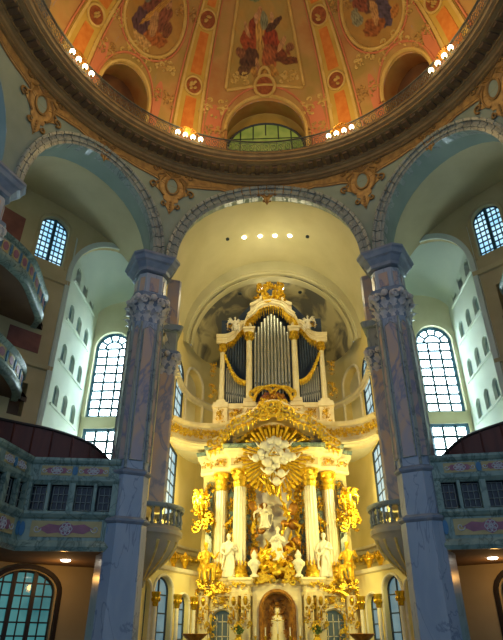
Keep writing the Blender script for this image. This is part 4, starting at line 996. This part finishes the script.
m = MB(); m.prism([(-5.5, 28.2)]+lp+rp+[(5.5, 33), (-5.5, 33)], lambda x, y, z: (x, y, z), 9.4, 9.65); m.build('loft_floor', 'plaster_cream', loft)

# ------------------------------------------------------------------ altar
AYY = 29.3
alt = thing('altar', 'towering gilded baroque altar with fluted columns', 'altar', (0, AYY, 0))
A = lambda x, z, d=0: (x, -d, z)
m = MB(); m.prism([(-3.9, 2.6), (-3.9, 8.2), (3.9, 8.2), (3.9, 2.6)], A, -1.5, -1.2); m.build('back_wall', 'plaster_yellow', alt)
m = MB(); m.prism([(-1.15, 3), (-1.15, 7.2)]+arc(0, 7.2, 1.15, .8, 180, 0, 12)+[(1.15, 3)], A, -1.2, -1.1); m.build('painted_sky', mat('sky_paint', '#b4aeb8', '#d9cfae', scale=.9, rough=.7), alt)
def column(x, y, z0, z1, r, nm='column'):
    n = 48; m = MB()
    m.loft([[(x+r*kk*(1-.15*(i % 4 == 2)-.11*(i % 2))*cos(2*pi*i/n), y+r*kk*(1-.15*(i % 4 == 2)-.11*(i % 2))*sin(2*pi*i/n), z) for i in range(n)] for z, kk in ((z0+.5, 1.0), (z0+2, 1.0), (z1-.85, .88))])
    c = m.build(nm, 'white_gilt', alt, True, )
    m = MB(); m.lathe([(r*1.35, z0), (r*1.35, z0+.12), (r*1.2, z0+.2), (r*1.3, z0+.3), (r*1.05, z0+.42), (r*1.0, z0+.55)], (x, y, 0), 20)
    for k in range(12): a = k*pi/6; m.ell((x+r*1.08*cos(a), y+r*1.08*sin(a), z0+.62), (.06, .06, .14), 6, 4)
    m.build('column_base', 'gold_bright', c, True)
    m = MB(); h = .9; m.lathe([(r*.88, z1-h), (r*.95, z1-h+.1), (r*.98, z1-.35), (r*1.3, z1-.12), (r*1.5, z1-.1), (r*1.5, z1)], (x, y, 0), 16)
    for row, (zz, rr) in enumerate(((z1-h+.02, 1.0), (z1-h+.3, 1.02))):
        for k in range(8):
            a = (k+.5*row)*pi/4; M = Matrix.Translation((x+r*rr*cos(a), y+r*rr*sin(a), zz)) @ Matrix.Rotation(a+pi/2, 4, 'Z'); m.leaf(M, r*.8, .42, .4)
    for k in range(4): a = k*pi/2+pi/4; m.ell((x+r*1.5*cos(a), y+r*1.5*sin(a), z1-.2), (.12, .12, .12), 8, 6)
    m.build('column_capital', 'gold_bright', c, True)
for x, y in ((-1.82, -.15), (1.82, -.15)): column(x, y, 2.75, 7.95, .33)
for x, y in ((-2.85, .45), (2.85, .45)): column(x, y, 2.75, 7.9, .28)
m = MB(); 
for s in (-1, 1):
    for x in (1.35, 2.35, 3.5): m.mark(); m.prism([(s*x-.17, 2.7), (s*x-.17, 7.6), (s*x+.17, 7.6), (s*x+.17, 2.7)], A, -1.25, -.95)
m.build('pilaster', 'marble_altar', alt)
m = MB()
for s in (-1, 1):
    for x in (1.35, 2.35, 3.5): m.mark(); orn(m, lambda a, b, d: A(s*x+a, 7.3+b, d-.95), .42, .6, 61)
    for z in (4, 5, 6): m.mark(); orn(m, lambda a, b, d: A(s*1.38+a, z+b, d-.95), .4, .9, 71+z)
m.build('pilaster_gilding', 'gold', alt, True)
# entablature, broken forward over the columns
for s in (-1, 1):
    path = [(s*4.05, 1.0), (s*3.3, .6), (s*3.25, -.15), (s*2.45, -.1), (s*2.3, -.55), (s*1.3, -.6), (s*1.25, .2)]
    sd = -1 if s > 0 else 1
    m = MB(); m.sweep(path, [(-.6, 7.95), (.0, 7.95), (.04, 8.1), (.0, 8.15), (0, 8.5), (.1, 8.6), (.3, 8.72), (.34, 8.85), (.4, 8.9), (-.6, 8.95)], side=sd); m.build('entablature', 'organ_cream', alt)
    m = MB(); m.sweep(path, [(.3, 8.9), (.44, 8.93), (.5, 9.05), (.5, 9.12), (-.6, 9.14)], side=sd); m.build('cornice', 'marble_altar', alt)
    m = MB()
    for x, d in ((1.8, .62), (2.85, .2), (3.6, -.3)): m.mark(); orn(m, lambda a, b, dd: A(s*x+a, 8.32+b, dd*.6+d), .7, .36, 81)
    for x, d in ((1.8, .8), (2.85, .4)): m.mark(); orn(m, lambda a, b, dd: A(s*x+a, 9.25+b, dd*.6+d), .8, .4, 82)
    m.build('entablature_gilding', 'gold', alt, True)
# swept pediment
ped = smooth_path([(-3.5, 9.15), (-2.9, 9.35), (-2.5, 9.9), (-1.9, 10.35), (-1.2, 10.55), (-.7, 10.95), (0, 11.15), (.7, 10.95), (1.2, 10.55), (1.9, 10.35), (2.5, 9.9), (2.9, 9.35), (3.5, 9.15)], 5)
dpt = lambda x: .55+.7*(1-(abs(x)/3.5)**2)
m = MB()
for dz, dd, r in ((0, 0, .15), (.2, .1, .1), (-.2, -.08, .1)): m.tube([A(x, z+dz, dpt(x)+dd) for x, z in ped], r, 6)
m.grid([[A(x, z-.3, -.6) for x, z in ped], [A(x, z-.3, dpt(x)-.1) for x, z in ped], [A(x, z+.25, dpt(x)+.1) for x, z in ped], [A(x, z+.3, -.6) for x, z in ped]])
m.build('pediment', 'organ_cream', alt, True)
m = MB()
for i in range(1, len(ped)-1, 2):
    x, z = ped[i]; a0 = (i*57) % 360
    m.tube([A(x+a, z+b, dpt(x)+.18) for a, b in spiral(0, 0, .22, .04, a0, a0+400, 12)], (.07, .035), 5); m.ell(A(x, z-.35, dpt(x)+.05), (.14, .08, .1), 6, 5); m.tube([A(x, z-.35, dpt(x)), A(x, z-.65, dpt(x)-.1)], (.08, .02), 5)
m.tube([A(x, z-.35, dpt(x)+.02) for x, z in ped], .06, 5)
m.build('pediment_gilding', 'gold_bright', alt, True)
m = MB(); orn(m, lambda a, b, d: A(a, 10.9+b, d+1.25), 1.5, 1.2, 91, dens=1.6); m.tube([A(x, z, 1.42) for x, z in arc(0, 10.9, .35, .4, 0, 360, 16)], .08, 6); m.build('pediment_cartouche', 'gold_bright', alt, True)
# gilded vault behind the glory
m = MB(); m.grid([[A(2.1*cos(pi*i/20)*k, 8.6+1.6*sin(pi*i/20)*k, d) for i in range(21)] for k, d in ((1.0, .7), (.95, .1), (.8, -.5), (.3, -.9), (.02, -.95))]); m.build('glory_vault', 'gold_bright', alt, True)
m = MB()
for i in range(1, 30):
    a = pi*i/30; m.tube([A(2.05*cos(a)*k, 8.6+1.55*sin(a)*k, d+.05) for k, d in ((1.0, .72), (.93, .1), (.8, -.4), (.45, -.8))], (.1, .03), 5)
m.build('glory_vault_rib', 'gold', alt, True)
glo = thing('glory', 'white cloud cluster with golden sunrays over the altar', 'sculpture', (0, AYY-1.0, 8.35))
m = MB()
for i in range(44):
    a = 2*pi*i/44; L = (1.9 if i % 2 == 0 else 1.5)*(1+.12*sin(i*3.1)); wv = .085
    if abs(a-3*pi/2) < .9: L *= 1.1
    d = V((cos(a), 0, sin(a))); p = V((-sin(a), 0, cos(a)))
    ix = [m.add(d*.35+p*.03+V((0, y, 0))) for y in (-.03,)]
    m.tube([d*.3+V((0, .05, 0)), d*L+V((0, .0, 0))], (.025, wv), 4)
m.build('sunray', 'gold_bright', glo, True)
m = MB(); rnd = random.Random(5)
for i in range(46):
    a = rnd.uniform(0, 2*pi); r = rnd.uniform(.1, .8)*(1 if sin(a) > -.2 else .8); sz = rnd.uniform(.13, .27)
    m.ell((r*cos(a), -.15-rnd.uniform(0, .25), r*sin(a)), (sz, sz*.8, sz), 8, 6)
for x, z in ((-.95, -.1), (.95, -.05), (-.55, .55), (.6, .6), (0, .85), (-.3, -.75), (.35, -.9), (.1, -1.3)):
    m.ell((x, -.3, z), (.2, .16, .22), 10, 8); m.ell((x, -.44, z+.02), (.03, .04, .035), 6, 4)
    for s in (-1, 1): m.tube([(x, -.25, z-.1), (x+s*.25, -.2, z+.02), (x+s*.4, -.15, z+.22)], (.09, .03), 6)
m.build('cloud', 'statue_white', glo, True)
m = MB(); m.tube([(x, -.42, z) for x, z in ((-.28, -.1), (.28, -.1), (0, .36), (-.28, -.1))], .04, 5); m.ell((0, -.42, .06), (.1, .04, .06), 8, 6); m.v = [(a, b-.28, c) for a, b, c in m.v]; m.mark()
for i in range(9): m.tube([(rnd.uniform(-.9, .9), -.1, -1.0), (rnd.uniform(-.5, .5), -.2, -1.5), (rnd.uniform(-.3, .3), -.15, -2.0)], (.06, .1, .02) if False else [.06, .1, .02], 5)
m.build('gilt_emblem', 'gold', glo, True)
# mid ledge and lower tier
for s in (-1, 1):
    m = MB(); path = [(s*4.0, .8), (s*3.75, .3), (s*3.3, .1), (s*2.7, -.2), (s*2.2, -.45), (s*2.1, -.7), (s*1.35, -.75), (s*1.2, -.2), (s*.9, -.2)]
    sd = -1 if s > 0 else 1
    m.sweep(path, [(-.6, 1.95), (0, 1.95), (.05, 2.1), (.0, 2.15), (.0, 2.35), (.14, 2.42), (.2, 2.55), (.25, 2.6), (.25, 2.7), (-.6, 2.75)], side=sd); m.build('ledge', 'organ_cream', alt)
    # walls of lower tier with doorway
    F = lambda u, z, d=0: (s*u, -.05+d, z)
    m = MB(); holed_wall(m, F, 1.15, 3.95, -1.6, 2.0, [dict(u=2.6, w=.52, zb=-1.3, zs=.85, h=.52)], .4, nu=8); m.build('lower_wall', 'plaster_yellow', alt)
    m = MB(); m.prism(arch_out(s*2.6, .54, -1.3, .85, .54), lambda u, z, d: (u, -.05+d, z), .3, .33); m.build('door_glass', 'shop_glass', alt)
    m = MB()
    for x in (-.26, 0, .26): m.mark(); m.box((s*2.6+x, .22, -.1), (.04, .04, 2.6))
    for z in (-.4, .3, .9): m.mark(); m.box((s*2.6, .22, z), (1.0, .04, .04))
    m.build('door_bars', 'white_gilt', alt)
    m = MB(); m.tube([(s*u, -.1, z) for u, z in arch_out(2.6, .62, -1.3, .85, .62)], .09, 6); m.build('door_surround', 'white_gilt', alt, True)
    m = MB(); m.tube([(s*u, -.35, z) for u, z in arc(2.6, 1.35, 1.0, .85, 10, 170, 16)], .12, 6); orn(m, lambda a, b, d: A(s*2.6+a, 2.35+b, d+.35), 1.2, .7, 95, dens=1.5)
    m.build('door_hood_gilding', 'gold_bright', alt, True)
    for x, dd in ((1.45, .7), (2.02, .3), (3.45, .15)):
        m = MB(); m.loft([sect(.2, .2, .03, z) if False else [(s*x+q[0], -dd+q[1]*(1+o), zz) for q in sect(.2, .22, .04, 0)] for zz, o in ((-.4, 0), (.2, .1), (.8, .3), (1.6, .9), (1.95, 1.2))]); c = m.build('console', 'organ_cream', alt)
        m = MB(); orn(m, lambda a, b, d: A(s*x+a, 1.2+b, d+dd+.3), .5, 1.4, 101, dens=1.4); m.tube([A(s*x, z, dd+d) for d, z in spiral(.3, 1.7, .25, .05, 180, -200)], (.12, .08), 6); m.build('console_gilding', 'gold', c, True)
m = MB(); m.tube([A(x, z, .55) for x, z in smooth_path([(-1.3, 2.5), (-.9, 2.75), (-.5, 3.0), (0, 3.1), (.5, 3.0), (.9, 2.75), (1.3, 2.5)], 4)], .12, 6)
orn(m, lambda a, b, d: A(a, 2.95+b, d+.55), 2.0, 1.1, 111, dens=2.2); m.build('shrine_crest', 'gold_bright', alt, True)
m = MB(); holed_wall(m, lambda u, z, d=0: (u, -.25+d, z), -1.15, 1.15, -1.6, 2.5, [dict(u=0, w=.72, zb=-1.0, zs=1.4, h=.72)], .8, nu=8); m.build('shrine_wall', 'organ_cream', alt)
m = MB(); m.prism(arch_out(0, .75, -1.0, 1.4, .75), lambda u, z, d: (u, -.25+d, z), .78, .8); m.build('shrine_field', 'gold_old', alt)
m = MB(); m.ell(A(0, 1.35, -.35), (.17, .14, .2), 10, 8); m.loft([[(.36*k*cos(2*pi*i/14), .35+.15*k*sin(2*pi*i/14), z) for i in range(14)] for z, k in ((-.2, 1.3), (.4, 1.0), (.8, .9), (1.1, .8), (1.22, .3))]); m.build('shrine_figure', 'organ_cream', alt, True)
m = MB(); m.tube([A(u, z, .3) for u, z in arch_out(0, .78, -1.0, 1.4, .78)], .08, 6)
for i in range(5): orn(m, lambda a, b, d: A(a, -.3+i*.45+b, d-.4), .8, .6, 121+i)
m.build('shrine_relief', 'gold_old', alt, True)
m = MB(); m.box((0, -1.0, -1.0), (3.4, 1.4, 1.3)); m.box((0, -1.0, -.32), (3.7, 1.6, .12)); m.build('altar_table', 'marble_altar', alt)
# fallen-rock and tree relief behind Christ
m = MB(); rnd = random.Random(9)
for i in range(70):
    x = rnd.uniform(-1.15, 1.15); z = 2.9+rnd.uniform(0, 1)**1.4*(3.4 if abs(x) > .45 else 1.6); s_ = rnd.uniform(.12, .28)
    m.ell((x, .25-rnd.uniform(0, .4), z), (s_, s_*.7, s_*rnd.uniform(.6, 1.4)), 7, 5, Matrix.Rotation(rnd.uniform(0, 3), 3, 'Y'))
m.build('rock_relief', 'gold_old', alt, True)
m = MB()
for i in range(26):
    x = rnd.choice((-1, 1))*rnd.uniform(.3, 1.15); z = rnd.uniform(3.2, 6.4)
    m.tube([(x, -.1, z), (x+rnd.uniform(-.15, .15), -.2, z+.25), (x+rnd.uniform(-.3, .3), -.12, z+.5)], [.05, .09, .02], 5)
m.build('foliage_relief', 'gold_bright', alt, True)
m = MB()
for i in range(34):
    x = rnd.uniform(-.75, .75); z = 2.95+rnd.uniform(0, .9); m.tube([(x, -.62, z), (x+rnd.uniform(-.2, .2), -.8, z+.12), (x+rnd.uniform(-.35, .35), -.7, z+.3)], [.09, .13, .03], 6)
m.build('rock_gilding', 'gold_bright', alt, True)
for s in (-1, 1):          # gilt work on the flat fields
    for x, z, w_, h_, d_ in ((1.82, 2.45, .8, .5, .78), (2.85, 2.5, .9, .6, .35), (3.6, 2.3, .7, .7, .1), (1.82, 1.65, .5, .5, .2), (3.1, .6, .5, 1.6, .12), (2.1, .6, .4, 1.6, .12), (2.6, 1.72, 1.1, .5, .15), (1.36, 6.6, .4, .9, -.95), (2.35, 6.3, .5, 1.2, -.95), (2.35, 4.8, .5, 1.2, -.95), (2.35, 3.6, .5, 1.0, -.95), (1.0, 7.2, .8, .7, -.6), (.95, 3.9, .5, 1.2, -.4), (1.0, 5.6, .4, 1.2, -.6)):
        m = MB(); orn(m, lambda a, b, d: A(s*x+a, z+b, d+d_), w_, h_, int(x*31+z*7), dens=1.4); m.build('gilt_scrollwork', 'gold' if z > 3 else 'gold_bright', alt, True)
    m = MB()
    for i in range(30):
        z = 3.2+.14*i; m.ell(A(s*(1.12+.05*sin(i*1.9)), z, -.55+.1*sin(i*2.7)), (.12, .12, .13), 6, 5)
    m.build('pilaster_swag', 'gold', alt, True)
# garlands between outer columns and wall
for s in (-1, 1):
    m = MB()
    for a, b in (((2.2, 5.6), (3.3, 5.6)), ((3.3, 5.8), (4.1, 6.1))):
        m.mark()
        for i in range(12):
            t_ = i/11; x = a[0]+(b[0]-a[0])*t_; z = a[1]+(b[1]-a[1])*t_-.35*sin(pi*t_); m.ell(A(s*x, z, -.4), (.12, .1, .12), 6, 5)
            if i % 2: m.tube([A(s*x, z, -.3), A(s*x, z-.3, -.32)], (.06, .02), 5)
    m.build('garland', 'gold', alt, True)
    m = MB(); orn(m, lambda a, b, d: A(s*3.75+a, 5.9+b, d-.1), 1.0, 2.2, 131, dens=2.5); m.build('wall_trophy', 'gold', alt, True)

Z1 = 2.72
side = {-1: 'left', 1: 'right'}
statue('standing_statue', 'pale robed saint standing between columns, left of altar centre', 'statue', (-2.3, AYY-.55, Z1), 'statue_white', 'stand', 1.95, R(12))
statue('standing_statue', 'pale robed saint standing between columns, right of altar centre', 'statue', (2.35, AYY-.55, Z1), 'statue_white', 'stand', 1.95, R(-12))
statue('seated_statue', 'seated gilded figure at left end of altar ledge', 'statue', (-3.45, AYY-.45, Z1-.1), 'gold_bright', 'sit', 2.0, R(25))
statue('seated_statue', 'seated gilded figure at right end of altar ledge', 'statue', (3.45, AYY-.45, Z1-.1), 'gold_bright', 'sit', 2.0, R(-25))
statue('kneeling_statue', 'white kneeling praying figure in the altar centre', 'statue', (.1, AYY-.55, 3.45), 'statue_white', 'kneel', 1.9, R(-10))
statue('angel_statue', 'pale winged angel hovering above the kneeling figure', 'statue', (-.55, AYY-.2, 5.0), 'white_gilt', 'kneel', 1.5, R(20), True)
for s in (-1, 1):
    statue('wall_angel', 'gilded winged putto on the %s wall beside the outer column' % side[s], 'statue', (s*3.8, AYY-.1, 5.9), 'gold', 'sit', 1.3, R(-s*25), True, vox=.03)
    m = MB(); m.lathe([(.2, 0), (.2, .08), (.1, .14), (.12, .25), (.26, .5), (.3, .65), (.2, .75), (.12, .8), (.17, .95), (.1, 1.08), (.03, 1.2)], n=14)
    for k in range(6): a = k*pi/3; m.ell((.26*cos(a), .26*sin(a), .58), (.06, .06, .12), 6, 4)
    o = tag(m.build('stone_urn', 'statue_white', None, True), 'pale lidded urn %s of the kneeling figure' % side[s], 'urn', 'urns flanking the kneeling figure'); o.location = (s*1.05, AYY-.75, Z1)
    # gilded basin lamps and flower pots low down
    t = thing('gilded_basin', 'wide gilded leafy basin at bottom, %s of altar doors' % side[s], 'basin', (s*3.55, AYY-2.4, .02), 0, 'gilded basins before the altar')
    m = MB(); m.lathe([(.3, -1.62), (.28, -1.5), (.1, -1.4), (.08, -.3), (.14, 0), (.42, .22), (.55, .34), (.5, .36), (.3, .2)], n=18); m.build('bowl', 'gold_old', t, True)
    m = MB()
    for k in range(14): a = k*2*pi/14; m.leaf(Matrix.Translation((.42*cos(a), .42*sin(a), .2)) @ Matrix.Rotation(a+pi/2, 4, 'Z'), .2, .26, .5)
    m.build('leaf_rim', 'gold_old', t, True)
    t = thing('flower_vase', 'vase of yellow and green flowers beside the %s end of the altar table' % side[s], 'vase', (s*1.72, AYY-1.55, .04), 0, 'flower vases on the altar')
    m = MB(); m.lathe([(.1, -.3), (.16, -.1), (.2, .1), (.1, .22), (.13, .3)], n=14); m.build('vase', 'gold_bright', t, True)
    m = MB(); rnd = random.Random(3)
    for k in range(40):
        a = rnd.uniform(0, 6.28); b = rnd.uniform(.1, 1.5); r = rnd.uniform(.2, .4); m.leaf(Matrix.Translation((r*.6*cos(a)*sin(b), r*.6*sin(a)*sin(b), .3+r*cos(b)*.8)) @ Matrix.Rotation(a+pi/2, 4, 'Z'), .1, .2, .5)
    m.build('foliage', 'leaf_green', t)
    m = MB()
    for k in range(20): a = rnd.uniform(0, 6.28); b = rnd.uniform(.1, 1.4); r = .36; m.ell((r*cos(a)*sin(b), r*sin(a)*sin(b), .35+r*cos(b)), (.05, .05, .05), 6, 4)
    m.build('blossom', 'gold_bright', t, True)
# crucifix and candlesticks on the altar table
t = thing('crucifix', 'gold crucifix standing in the middle of the altar table', 'crucifix', (0, AYY-1.15, -.26))
m = MB(); m.lathe([(.2, 0), (.2, .06), (.08, .14), (.05, .3)], n=12); m.build('foot', 'gold_bright', t, True)
m = MB(); m.box((0, 0, .85), (.06, .05, 1.3)); m.box((0, 0, 1.15), (.6, .05, .06)); m.build('cross', 'gold_bright', t)
m = MB(); m.tube([(0, -.05, .65), (0, -.06, .9), (0, -.06, 1.12)], (.03, .05), 6); m.ell((0, -.08, 1.22), (.045, .05, .06), 8, 6)
for s in (-1, 1): m.tube([(0, -.06, 1.1), (s*.27, -.05, 1.16)], .02, 5)
m.build('corpus', 'white_gilt', t, True)
fc = None
for x, lb in ((-1.0, 'tall gold candlestick left of the altar crucifix, outer one'), (-.55, 'tall gold candlestick left of the altar crucifix, inner one'), (.55, 'tall gold candlestick right of the altar crucifix, inner one'), (1.0, 'tall gold candlestick right of the altar crucifix, outer one')):
    if fc is None:
        fc = thing('candlestick', lb, 'candlestick', (x, AYY-1.2, -.26), 0, 'candlesticks on the altar table')
        m = MB(); m.lathe([(.12, 0), (.12, .05), (.05, .1), (.06, .25), (.03, .4), (.05, .5), (.09, .55), (.02, .57)], n=10); m.build('stick', 'gold_bright', fc, True)
        m = MB(); m.lathe([(.025, .56), (.025, .9)], n=8); m.build('candle', 'statue_white', fc, True)
    else: dup(fc, (x, AYY-1.2, -.26), 0, lb)
